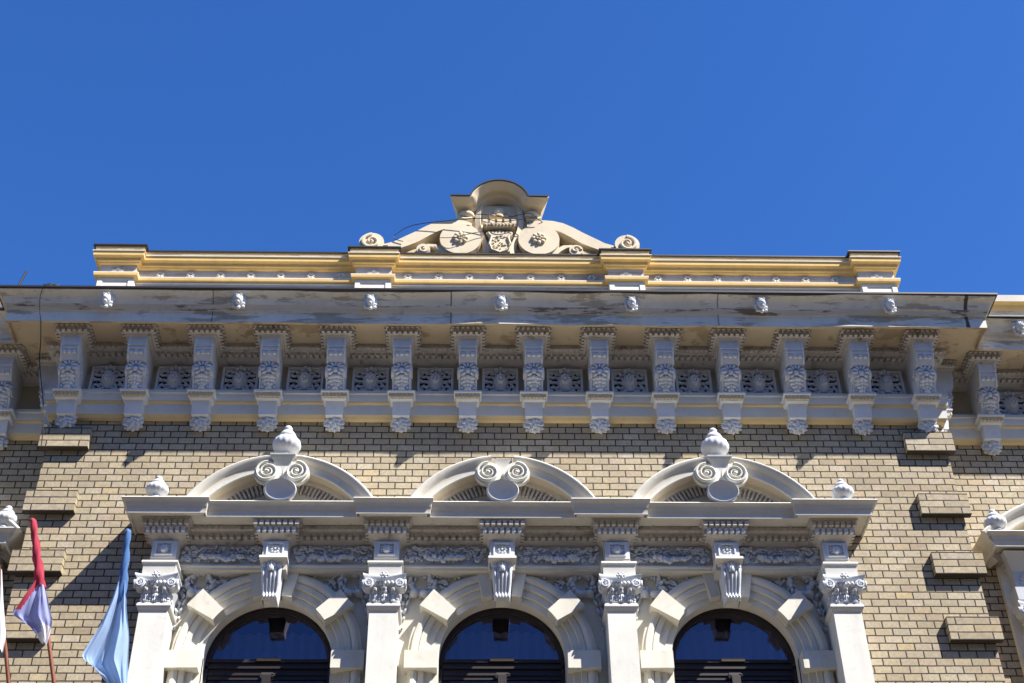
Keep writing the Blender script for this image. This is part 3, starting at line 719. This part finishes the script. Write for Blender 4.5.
# dentilled block above every pilaster and keystone
def dado(cx, wide):
    g = MB(); hw = .108
    g.stack([(8.247, .212, .278), (8.236, .210, .276), (8.228, .195, .255), (8.180, .19, .248), (8.176, .168, .222), (8.126, .162, .214), (8.118, .138, .20), (8.088, .112, .17), (8.084, hw, .16), (7.80, hw, .16)], cx, 'dent', .15)
    for i in range(7): x = cx - .165 + i * .0502; g.box(x, x + .028, -.250, -.212, 8.128, 8.174, 'orn')
    for i in range(8): x = cx - .195 + i * .0508; g.box(x, x + .033, -.278, -.248, 8.183, 8.226, 'dent')
    for s in (-1, 1):
        for i in range(4): g.box(*sorted((cx + s * .16, cx + s * .188)), -.21 + i * .05, -.182 + i * .05, 8.128, 8.174, 'dent')
    o = g.build('dentil_block', B)
    g = MB(); g.box(cx - .106, cx + .106, -.167, -.02, 7.94, 8.108, 'orn')
    for x0, x1, z0, z1 in ((-.075, .075, 7.962, 7.975), (-.075, .075, 8.075, 8.088), (-.075, -.062, 7.975, 8.075), (.062, .075, 7.975, 8.075)): g.box(cx + x0, cx + x1, -.185, -.166, z0, z1, 'orn')
    if wide:
        g.blob((cx, -.172, 8.02), (.035, .03, .042), 'orn', 2); g.blob((cx, -.195, 8.0), (.02, .02, .02), 'orn', 1)
        for k in range(10): g.blob((cx + .044 * math.cos(k * PI / 5), -.172, 8.022 + .04 * math.sin(k * PI / 5)), (.013, .012, .013), 'orn', 1)
    else:
        for k in range(8): g.blob((cx + .03 * math.cos(k * PI / 4), -.172, 8.025 + .03 * math.sin(k * PI / 4)), (.013, .012, .013), 'orn', 1)
        g.blob((cx, -.18, 8.025), .012, 'orn', 1)
    g.build('rosette_block', o, (0, 0, -.03))
    g = MB()
    if wide: g.stack([(7.838, .150, .248), (7.820, .152, .25), (7.812, .14, .235), (7.803, .138, .232), (7.705, .136, .228), (7.695, .13, .20)], cx, 'white', .15)
    else: g.stack([(7.895, .118, .240), (7.872, .120, .243), (7.862, .10, .21), (7.838, .095, .19), (7.832, .09, .17)], cx, 'white', .15)
    g.build('impost_slab', o)
PX = (-2.885, -.99, .99, 2.885)
for cx in PX: dado(cx, True)
for cx in DX: dado(cx, False)

# pilasters with composite capitals
def pilaster_proto():
    g = MB(); hw = .118
    g.stack([(7.46, hw, .12), (4.92, hw + .004, .122)], 0, 'white', .25)
    o = g.build('pilaster', B)
    g = MB()
    g.stack([(7.51, .135, .14), (7.49, .142, .148), (7.478, .142, .148), (7.465, .135, .138), (7.45, .125, .128), (7.445, hw, .12)], 0, 'ledge', .25)
    g.build('necking', o)
    g = MB()
    rows = []
    for z, h_, p in ((7.515, .118, .12), (7.58, .118, .122), (7.66, .125, .132), (7.70, .145, .155), (7.72, .15, .165)):
        rows.append([(-h_, .25, z), (-h_, -p, z), (h_, -p, z), (h_, .25, z)])
    g.grid(rows, 'orn')
    # abacus with hollow sides
    ab = []
    for z, k in ((7.795, 1.0), (7.775, 1.0), (7.765, .95), (7.745, .90)):
        row = [(-.19 * k, 0, z)]
        for i in range(13):
            v = i / 12 * 2 - 1; row.append((v * .195 * k, -(.175 + .05 * v * v) * k, z))
        ab.append(row + [(.19 * k, 0, z)])
    V = g.grid(ab, 'orn'); g.face(V[0], 'orn'); g.face(V[-1], 'orn')
    for s in (-1, 1):
        g.disc(s * .145, 7.695, .052, .09, .205, 'orn', 22); g.spiral(s * .145, 7.695, .05, .205, 1.7, 'orn', s, PI / 2, .3, .012)
        N = 26; rows = []
        for i in range(N + 1):
            an = R(90) - i / N * 3.4 * PI; rad = .05 * (1 - .78 * i / N)
            rows.append([(s * (.188 + hh), -(.165 + (rad + dr) * math.cos(an)), 7.695 + (rad + dr) * math.sin(an)) for dr, hh in ((-.008, 0), (-.004, .012), (.004, .012), (.008, 0))])
        g.grid(rows, 'orn'); g.blob((s * .17, -.165, 7.695), (.022, .05, .05), 'orn', 2)
    for i in range(5): g.blob((-.072 + i * .036, -.185, 7.705), (.019, .026, .026), 'orn', 2)
    g.blob((0, -.225, 7.765), (.032, .025, .03), 'orn', 2, lobes=5, amp=.2)
    for k in range(6): g.blob((.03 * math.cos(k * PI / 3), -.235, 7.765 + .03 * math.sin(k * PI / 3)), .013, 'orn', 1)
    g.build('capital', o, (0, 0, 7.515 * .15), smooth=50).scale = (.92, .95, .85)
    g = MB()
    for x, wd, top in ((0, .045, 7.67), (-.082, .038, 7.65), (.082, .038, 7.65)):
        g.leaf([(.125, 7.515), (.135, 7.56), (.142, 7.61), (.165, top - .01), (.182, top - .005), (.18, top - .03)], wd, 'orn', x, 4, .02)
    for x in (-.042, .042, -.115, .115): g.leaf([(.122, 7.515), (.130, 7.55), (.145, 7.585), (.152, 7.575)], .026, 'orn', x, 3, .014)
    for s in (-1, 1):
        for z in (7.56, 7.62): g.blob((s * .124, -.06, z), (.02, .045, .028), 'orn', 1)
    g.build('acanthus_leaves', o, (0, 0, 7.515 * .15)).scale = (.92, 1, .85)
    return o
pl0 = pilaster_proto()
for i, cx in enumerate(PX):
    if i == 0: pl0.location = (cx, -.07, -.055)
    else: dup(pl0, (cx, -.07, -.055), parent=B)

# fruit garland panels in the frieze
def garland(seed):
    r = random.Random(seed); g = MB(); L = .335
    for k in range(22):
        x = (k / 21 * 2 - 1) * .17; g.blob((x, -.05 - r.uniform(0, .02), 7.95 + r.uniform(-.014, .02) + .02 * abs(x) / .17), (r.uniform(.018, .030),) * 3, 'orn', 1)
    for s in (-1, 1):
        g.disc(s * .285, 7.958, .026, .0, .06, 'orn', 14, .008); g.blob((s * .285, -.062, 7.958), .010, 'orn', 1)
        for k in range(20): g.blob((s * r.uniform(.19, .35), -.04, r.uniform(7.95, 8.09)), (r.uniform(.012, .032), .018, r.uniform(.010, .02)), 'orn', 1, Matrix.Rotation(r.uniform(-1, 1), 3, 'Y'))
        pts = []
        for i in range(20):
            u = i / 19; an = R(200) - u * 3.2 * PI; rad = .042 * (1 - .7 * u); pts.append((s * (.265 + rad * math.cos(an)), -.04, 8.052 + rad * math.sin(an)))
        g.tube(pts, .010, 'orn', 6)
        g.tube([(s * .225, -.04, 8.03), (s * .16, -.045, 8.075), (s * .08, -.04, 8.07)], .010, 'orn', 6, (1, .5))
    for k in range(30): g.blob((r.uniform(-.2, .2), -.036, r.uniform(7.975, 8.09)), (r.uniform(.012, .032), .016, r.uniform(.009, .015)), 'orn', 1, Matrix.Rotation(r.uniform(-1.2, 1.2), 3, 'Y'))
    for k in range(150): g.blob((r.uniform(-.35, .35), -.03, r.uniform(7.945, 8.10)), (r.uniform(.006, .016), .014, r.uniform(.005, .010)), 'orn', 1, Matrix.Rotation(r.uniform(-1.5, 1.5), 3, 'Y'))
    return g
for i, cx in enumerate((-2.41, -1.465, -.495, .495, 1.465, 2.41)): garland(i).build('fruit_garland', B, (cx, .010, .012))

# laurel wreaths in the spandrels
def wreath(s, seed):
    r = random.Random(seed); g = MB()
    for k in range(13):
        an = 2 * PI * k / 13; q = r.uniform(.082, .118); g.blob((q * math.cos(an), -.045, 7.71 + q * math.sin(an)), (r.uniform(.026, .044), .044, r.uniform(.018, .03)), 'orn', 2, Matrix.Rotation(-an - PI / 2 + .3, 3, 'Y'))
    for k in range(9):
        an = 2 * PI * k / 9; g.blob((.098 * math.cos(an) , -.082, 7.71 + .098 * math.sin(an)), .017, 'orn', 1)
    for k in range(34):
        an = r.uniform(0, 2 * PI); q = r.uniform(.06, .16); g.blob((q * math.cos(an), -.05, 7.71 + q * .9 * math.sin(an)), (r.uniform(.012, .026), .03, r.uniform(.008, .016)), 'orn', 1, Matrix.Rotation(r.uniform(-1.5, 1.5), 3, 'Y'))
    g.blob((s * -.06, -.07, 7.60), (.04, .05, .035), 'orn', 2); g.blob((s * .03, -.07, 7.595), (.045, .05, .03), 'orn', 2)
    return g
def festoon(s):
    g = MB()
    cv = [(-.12, 7.60), (-.145, 7.53), (-.16, 7.45), (-.17, 7.37), (-.175, 7.28)]       # leafy tail along the pilaster
    g.tube([(s * x, -.03, z) for x, z in cv], .014, 'orn', 6)
    for k, (x, z) in enumerate(cv):
        q = 1 - k * .14
        for d in (-1, 1): g.blob((s * (x + d * .03 * q + .01), -.04, z), (.018 * q, .028, .045 * q), 'orn', 2, Matrix.Rotation(s * d * .5, 3, 'Y'))
        g.blob((s * x, -.055, z - .02), (.018 * q, .03, .025 * q), 'orn', 1)
    return g
def spray(s):
    g = MB()
    g.tube([(s * (.10 + .04 * i), -.025, 7.79 + .03 * math.sin(i * .55)) for i in range(12)], .011, 'orn', 6, (1, .5))
    for i in range(10):
        g.blob((s * (.12 + .042 * i), -.032, 7.79 + .03 * math.sin(i * .55) - .028 * (1 if i % 2 else -.6)), (.030 - .0015 * i, .022, .014), 'orn', 1, Matrix.Rotation(s * (.7 if i % 2 else -.7), 3, 'Y'))
    r = random.Random(3)
    for k in range(46):
        q = r.random(); g.blob((s * (.12 + .40 * q), -.026, 7.83 - r.random() * .11 * (1 - q) - .01), (r.uniform(.008, .02), .016, r.uniform(.006, .012)), 'orn', 1, Matrix.Rotation(r.uniform(-1.4, 1.4), 3, 'Y'))
    pts = []
    for i in range(16):
        an = R(160) - i / 15 * 3.0 * PI; rad = .045 * (1 - .7 * i / 15); pts.append((s * (.19 + rad * math.cos(an)), -.035, 7.705 + rad * math.sin(an)))
    g.tube(pts, .012, 'orn', 6)
    for k, (x, z) in enumerate(((.14, 7.80), (.20, 7.815), (.27, 7.80), (.33, 7.815), (.40, 7.825))):
        g.blob((s * x, -.03, z), (.034, .022, .013), 'orn', 1, Matrix.Rotation(s * (.5 - k * .25), 3, 'Y'))
    return g
k = 0
for cx, s in ((-2.885, 1), (-.99, -1), (-.99, 1), (.99, -1), (.99, 1), (2.885, -1)):
    wr = wreath(s, k).build('laurel_wreath', B, (cx + s * .295, SB, .09)); k += 1
    festoon(s).build('leaf_festoon', wr); spray(s).build('leaf_spray', wr)

# pediments
def pediment(cx, yoff=0.0, urn=False, par=B, half=.79, rise=.43):
    Rr = (half ** 2 + rise ** 2) / (2 * rise); zc = 8.375 + rise - Rr + .015
    a_f = math.acos(half / Rr)
    pr = [(-.2, .0, 'cream'), (.012, .0, 'white'), (.012, .385, 'white'), (-.004, .402, 'cream'), (-.018, .40, 'cream'), (-.045, .378, 'ledge'), (-.060, .360, 'ledgeochre'), (-.068, .352, 'cream'), (-.105, .346, 'white'), (-.125, .342, 'white'), (-.130, .325, 'ledgeochre'), (-.134, .235, 'ledgeochre'), (-.165, .225, 'dent'), (-.17, .17, 'dent'), (-.235, .165, 'dent')]
    g = MB()
    gap = math.acos(.10 / Rr)
    for s in (-1, 1):
        path_ = []
        for x, z, nx, nz in arc(0, zc, Rr, a_f - .035, gap, 22): path_.append((cx + s * x, z, s * nx, nz))
        g.xz(pr, path_, 'cream')
    o = g.build('pediment', par, (0, yoff, 0), smooth=45)
    g = MB()                               # tympanum and its dentils
    pts = [(cx + x, z) for x, z, _, _ in arc(0, zc, Rr - .2, a_f, PI - a_f, 24)]
    g.extrude(pts, -.17, 0, 'ledge')
    for i in range(38):
        an = a_f + .03 + (PI - 2 * a_f - .06) * (i + .5) / 38; rm = Rr - .205
        x, z = math.cos(an), math.sin(an); tx, tz = -z, x
        q = [(cx + x * (rm + a) + tx * b_, zc + z * (rm + a) + tz * b_) for a, b_ in ((-.06, -.009), (.045, -.011), (.045, .011), (-.06, .009))]
        g.extrude(q, -.205, -.16, 'dent')
    g.build('tympanum', o)
    for s in (-1, 1):
        g = MB(); X, Z = cx + s * .124, 8.630
        
        rings = [(.03, .14, .05), (.05, .20, .03), (.085, .30, .012), (.108, .345, .004), (.116, .355, 0), (.116, .40, 0), (.001, .40, 0)]
        g.grid([[(X + q * math.cos(2 * PI * k_ / 36), -p_, Z + up_ + q * math.sin(2 * PI * k_ / 36)) for k_ in range(36)] for q, p_, up_ in rings], 'cream', close_v=True); g.spiral(X, Z, .116, .40, 2.3, 'white', -s, PI / 2, .22, .030)
        g.build('volute', o)
    g = MB()
    rows = []
    for rr, dp in ((.001, .398), (.05, .400), (.09, .404), (.115, .410), (.126, .418), (.136, .418), (.143, .408), (.138, .38), (.10, .30), (.06, .25)):
        rows.append([(cx + rr * math.cos(2 * PI * t_ / 36), -dp + .012 - .48 * .62 * rr * math.sin(2 * PI * t_ / 36), 8.450 + .62 * rr * math.sin(2 * PI * t_ / 36)) for t_ in range(36)])
    g.grid(rows, 'orn', close_v=True)
    g.build('round_dish', o, smooth=50)
    g = MB()
    if urn: g.stack([(8.80, .112, .45), (8.785, .110, .448), (8.765, .09, .43), (8.73, .075, .41), (8.69, .07, .40), (8.60, .07, .39)], cx, 'white')
    else: g.stack([(8.80, .085, .375), (8.76, .06, .36), (8.66, .055, .35), (8.6, .06, .35)], cx, 'white')
    g.build('pedestal', o)
    return o
def urn(name, cx, cy, z0, H_, r):
    pr = [(.56, 0), (.60, .03), (.52, .06), (.40, .12), (.40, .17), (.50, .20), (.80, .25), (.97, .34), (1.0, .42), (.95, .50), (.80, .57), (.58, .615), (.46, .635), (.46, .65), (.60, .665), (.62, .69), (.55, .74), (.44, .79), (.32, .825), (.24, .84), (.24, .86), (.30, .89), (.29, .93), (.20, .975), (.004, 1.0)]
    g = MB(); g.lathe([(a * r, z0 + b_ * H_) for a, b_ in pr], cx, cy, 'orn', 72, 14, .055, (z0 + .19 * H_, z0 + .60 * H_))
    return g.build(name, B, smooth=50)
for cx, u in ((-1.92, True), (0.003, False), (1.923, True)): pediment(cx, 0, u)
for s in (-1, 1):
    urn('urn_finial', s * 1.91, -.35, 8.80, .36, .124)
    urn('small_urn_finial', s * 2.985, -.345, 8.372, .245, .098)

# windows
def window(cx):
    g = MB(); y = .10
    fr = [(0, -y), (-.0, -y + .0), (-.045, -y), (-.05, -y - .02), (-.05, -y - .06)]
    g.xz([(.004, -.118), (-.028, -.118), (-.034, -.126), (-.034, -.16), (.004, -.16)], jamb_path(cx, AR), 'wood', caps=False)
    o = g.build('arched_window', B, (0, SB - .02, 0))
    g = MB(); g.xz([(-.034, -.138), (-.045, -.138), (-.045, -.16), (-.034, -.16)], arc(cx, AZ, AR, PI * .985, PI * .015, 40), 'trimwood', caps=False); g.build('inner_trim', o)
    g = MB(); pts = [(cx + x, z) for x, z, _, _ in arc(0, AZ + .0, AR - .036, PI * .97, PI * .03, 36)] + [(cx + .47, 7.135), (cx - .47, 7.135)]
    vs_ = [g.bm.verts.new((x, .15, z)) for x, z in pts]; g.face(vs_, 'glass'); g.build('arch_pane', o)
    g = MB()
    W_ = AR - .002
    for z0, z1, p in ((7.10, 7.128, .115), (7.065, 7.10, .13), (7.045, 7.065, .118), (7.0, 7.045, .135), (6.985, 7.0, .122), (6.95, 6.985, .132)): g.box(cx - W_, cx + W_, p, .16, z0, z1, 'wood')
    g.box(cx - .1, cx + .1, .10, .12, 7.105, 7.136, 'wood')
    g.build('transom', o, (0, 0, .03))
    g = MB(); g.box(cx - .035, cx + .035, .06, .15, 4.95, 6.99, 'wood'); g.box(cx - .05, cx + .05, .10, .125, 6.995, 7.03, 'trimwood')
    g.blob((cx, .105, 6.975), (.022, .02, .035), 'trimwood', 2)
    for s in (-1, 1): g.spiral(cx + s * .04, 7.0, .025, -.105, 1.2, 'trimwood', s, 0, .3, .01)
    g.build('mullion', o)
    for s in (-1, 1):
        g = MB(); x0, x1 = sorted((cx + s * .035, cx + s * .478))
        for a in ((x0, x1, 6.84, 6.90), (x0, x1, 4.95, 5.05), (x0, x0 + .05, 5.05, 6.84), (x1 - .05, x1, 5.05, 6.84)): g.box(a[0], a[1], .10, .15, a[2], a[3], 'wood')
        c = g.build('casement', o)
        g = MB(); g.grid([[(x0 + .05, .13, 5.05), (x0 + .05, .13, 6.84)], [(x1 - .05, .13, 5.05), (x1 - .05, .13, 6.84)]], 'glass'); g.build('pane', c)
    g = MB(); g.box(cx - .62, cx + .62, -.10 - SB, .2 - SB, 4.86, 4.94, 'white'); g.build('window_sill', o)
    return o
for cx in WIN: window(cx)
for i, (cx, lab) in enumerate(zip(WIN, ('pale curtain behind the arched window nearest the flags', 'pale curtain behind the arched window below the pediment without an urn', 'pale curtain behind the arched window farthest from the flags'))):
    g = MB(); g.grid([[(cx + (k / 60 * 2 - 1) * .60, .46 + .022 * math.sin(k * 1.3 + i) + .010 * math.sin(k * .47), z) for z in (5.0, 7.52 + .02 * i)] for k in range(61)], 'curtain')
    tag(g.build('curtain', None, smooth=180), lab, 'curtain', 'curtains behind the arched windows')
    g = MB(); 

# wing windows: one pedimented surround on each wing
def wing_window(s):
    c0 = 5.27 if s > 0 else -5.20; g = MB()
    g.box(c0 - .82, c0 + .82, WS - .05, WS, 4.9, 8.1, 'cream')
    o = g.build('wing_window_surround', B)
    d = WS; dz = -.10
    g = MB()
    e = .57
    g.sweep([(q[0], q[1] + dz) + tuple(q[2:]) for q in LP] + [(.0, 8.275 + dz)], [(c0 - e, d, -1, 0), (c0 - e, d, -1, -1), (c0 + e, d, 1, -1), (c0 + e, d, 1, 0)], 'ledge'); g.build('wing_ledge', o, smooth=50)
    g = MB(); g.sweep([(.165, 8.144), (.162, 8.122), (.135, 8.105), (.13, 8.088), (.095, 8.086), (.092, 8.045), (.02, 8.015)], [(c0 - .72, d, -.6, 0), (c0 - .72, d, -.6, -1), (c0 + .72, d, .6, -1), (c0 + .72, d, .6, 0)], 'dent')
    teeth(g, c0 - .74, c0 + .74, d - .095, 8.047, 8.086, .04, .034, .026); g.build('wing_dentil_band', o)
    for k in (-1, 1):
        pc = dup(pl0, (c0 + k * .62, d - .03, dz), parent=o)
        g = MB(); x = c0 + k * .62
        g.stack([(8.14, .20, .26), (8.10, .17, .21), (8.03, .13, .16), (8.0, .11, .13), (7.82, .11, .13), (7.815, .15, .19), (7.70, .14, .18), (7.69, .14, .15)], x, 'orn', d); 
        for v in g.bm.verts:
            if v.co.y < d - .0001: v.co.y += d
        for kk in range(9): g.blob((x + .05 * math.cos(kk * .7), d - .135, 7.91 + .05 * math.sin(kk * .7)), (.02, .018, .02), 'orn', 1)
        g.build('wing_dentil_block', o)
    pe = pediment(c0, d, False, B, .97, .37); pe.location = (0, d, dz); pe.name = 'wing_pediment'
    for k in (-1, 1): u = urn('small_urn_finial', c0 + k * .86, d - .335, 8.272, .245, .10)
    g = MB(); g.box(c0 - .34, c0 + .34, WS - .055, WS - .045, 5.1, 7.5, 'wood'); ww = g.build('wing_window', B)
    g = MB(); g.grid([[(c0 - .28, WS - .06, 5.16), (c0 - .28, WS - .06, 7.44)], [(c0 + .28, WS - .06, 5.16), (c0 + .28, WS - .06, 7.44)]], 'glass'); g.build('pane', ww)
for s in (-1, 1): wing_window(s)

# ------------------------------------------------------------------ cables, rod
def cable(pts, r, label, name='cable'):
    g = MB(); P = [Vector(p) for p in pts]; out = []
    for i in range(len(P) - 1):
        p0, p1, p2, p3 = P[max(0, i - 1)], P[i], P[i + 1], P[min(len(P) - 1, i + 2)]
        for k in range(6):
            t_ = k / 6; out.append(.5 * ((2 * p1) + (-p0 + p2) * t_ + (2 * p0 - 5 * p1 + 4 * p2 - p3) * t_ ** 2 + (-p0 + 3 * p1 - 3 * p2 + p3) * t_ ** 3))
    out.append(P[-1]); g.tube(out, r, 'cable', 6)
    return tag(g.build(name), label, 'cable')
cable([(-4.20, -.64, 10.53), (-4.255, -.722, 10.50), (-4.287, -.69, 10.40), (-4.283, -.63, 10.28), (-4.271, -.57, 10.19), (-4.30, -.38, 10.12), (-4.307, -.25, 9.95), (-4.209, -.2, 9.553), (-4.17, -.14, 9.298), (-4.165, -.09, 9.12)], .0045, 'thin black cable hanging down over the left end of the main cornice')
g = MB()
for k in range(9): g.blob((-4.22 + rng.uniform(-.05, .05), -.66 + rng.uniform(-.03, .03), 10.535 + rng.uniform(-.015, .03)), (.035, .03, .02), 'cable', 1)
tag(g.build('cable_bundle'), 'small dark bundle of cable on the cornice edge at the left end', 'cable')
cable([(-.97, -.345, 11.46), (-1.06, -.345, 11.50), (-1.04, -.345, 11.565), (-.853, -.36, 11.68), (-.401, -.40, 11.72), (-.159, -.42, 11.72), (.002, -.42, 11.675), (.204, -.42, 11.71), (.358, -.38, 11.77), (.44, -.33, 11.76)], .0042, 'black cable looped across the scrolls and crown of the roof crest')
cable([(-.26, -.40, 11.80), (-.10, -.40, 11.79), (.08, -.42, 11.74), (.30, -.42, 11.80), (.40, -.38, 11.74)], .0042, 'short black cable sagging under the curved hood of the roof crest')
cable([(-.60, -.362, 11.50), (-.44, -.40, 11.475), (-.199, -.38, 11.57), (.052, -.36, 11.60)], .0035, 'thin black wire crossing the left round boss of the roof crest')
g = MB(); g.tube([(-4.84, 0, 10.5), (-4.803, 0, 11.141), (-4.765, 0, 11.33)], .012, 'cable', 8); g.tube([(-4.90, 0, 10.53), (-4.78, 0, 10.53)], .02, 'cable', 6)
tag(g.build('lightning_rod'), 'thin dark metal rod leaning above the roof at far left', 'rod')

# ------------------------------------------------------------------ flags on slanted poles
def pole(root, a, b2, mname='pole'):
    a, b2 = Vector(a), Vector(b2); d = (b2 - a); k = (b2.y + .02) / -d.y if d.y else 1
    end = b2 + d * ((-.02 - b2.y) / d.y)
    g = MB(); g.tube([a, a + (end - a) * .5, end], .0155, mname, 10); g.blob(a, (.017, .017, .017), mname, 2); g.build('flag_pole', root); return end
def cloth(root, rows, nu, mfun, fold=.03, freq=3.0, name='flag_cloth'):
    """rows of (left point, right point) from top to bottom, rippled out of plane"""
    g = MB(); pts = []; n = len(rows)
    RR = []
    for i in range(n - 1):
        for k in range(4):
            f = k / 4; RR.append([Vector(rows[i][j]).lerp(Vector(rows[i + 1][j]), f) for j in (0, 1)])
    RR.append([Vector(q) for q in rows[-1]])
    for i, (l, r_) in enumerate(RR):
        v = i / (len(RR) - 1)
        pts.append([l.lerp(r_, u / nu) + Vector((.35, -1, 0)) * fold * min(1, .25 + v) * (math.sin(freq * 2 * PI * u / nu + v * 2.2) + .6 + .28 * math.sin(freq * 5.3 * PI * u / nu - v * 5) + .16 * math.sin(freq * 11 * PI * u / nu + v * 9 + 1) * math.sin(v * 7)) for u in range(nu + 1)])
    g.grid(pts, 'sky', mfun=lambda i, k: mfun(i / (len(RR) - 1), k / nu))
    o = g.build(name, root, smooth=180); md = o.modifiers.new('soft', 'SUBSURF'); md.levels = 1; md.render_levels = 1
    return o
def sleeve(root, a, b2, mname, r):
    g = MB(); a, b2 = Vector(a), Vector(b2); rows = []
    for i in range(25):
        u = i / 24; c = a.lerp(b2, u); rows.append([c + Vector((math.cos(t_ * PI / 6), math.sin(t_ * PI / 6), 0)) * r * (.75 + .55 * u + .12 * math.sin(u * 23) * u) * (1 + .26 * math.sin(t_ * 1.57 + u * 19)) for t_ in range(12)])
    V = g.grid(rows, mname, close_v=True); g.face(V[0], mname); o = g.build('furled_cloth', root, smooth=180); return o

f1 = tag(empty('flag', (-3.40, -.05, 5.4)), 'red, blue and white flag furled around a brown pole at far left of the facade', 'flag', 'flags on slanted poles')
f2 = tag(empty('flag', (-3.03, -.05, 5.2)), 'plain light blue flag hanging from a pole beside the left pilaster', 'flag', 'flags on slanted poles')
f3 = tag(empty('flag', (-3.62, -.05, 5.4)), 'white end of a furled flag on a brown pole cut by the left picture edge', 'flag', 'flags on slanted poles')
pends = [((-3.844, -.75, 7.91), (-3.493, -.45, 6.617), f1), ((-3.057, -.75, 7.808), (-3.031, -.45, 6.617), f2), ((-4.085, -.74, 7.65), (-3.842, -.45, 6.617), f3)]
fparts = []
for a, b2, f in pends: pole(f, a, b2)
sleeve(f1, (-3.844, -.752, 7.912), (-3.70, -.63, 7.36), 'red', .031)
cloth(f1, [((-3.735, -.66, 7.42), (-3.685, -.64, 7.39)), ((-3.81, -.64, 7.27), (-3.615, -.66, 7.24)), ((-3.89, -.60, 7.115), (-3.55, -.63, 7.06)), ((-3.75, -.56, 7.03), (-3.555, -.60, 6.98)), ((-3.63, -.55, 6.91), (-3.57, -.58, 6.86))], 32,
      lambda v, u: 'red' if u + v * .62 < .36 and v < .42 else ('fwhite' if (v > .60 and u > 1.25 - v * 1.0) or v > .80 else 'blue'), .030, 1.6)
sleeve(f2, (-3.057, -.752, 7.815), (-3.047, -.60, 7.22), 'navy', .029)
cloth(f2, [((-3.085, -.65, 7.44), (-3.035, -.63, 7.42)), ((-3.12, -.63, 7.22), (-3.00, -.61, 7.20)), ((-3.185, -.60, 7.00), (-2.945, -.56, 6.97)), ((-3.30, -.57, 6.74), (-2.92, -.52, 6.72)), ((-3.10, -.50, 6.60), (-2.90, -.48, 6.50)), ((-3.05, -.48, 6.50), (-2.90, -.47, 6.42))], 44,
      lambda v, u: 'navy' if (.42 < u < .60 and .25 < v < .75 and False) else 'sky', .065, 1.6)
cloth(f3, [((-4.06, -.70, 7.52), (-4.02, -.68, 7.48)), ((-4.06, -.66, 7.25), (-3.96, -.63, 7.20)), ((-4.05, -.62, 7.0), (-3.90, -.58, 6.96)), ((-3.98, -.58, 6.86), (-3.90, -.56, 6.82))], 14, lambda v, u: 'fwhite', .02, 1.5)

for f in (f1, f2, f3):                      # children keep their world position under the pole-foot Empties
    for c in f.children: c.location = -f.location
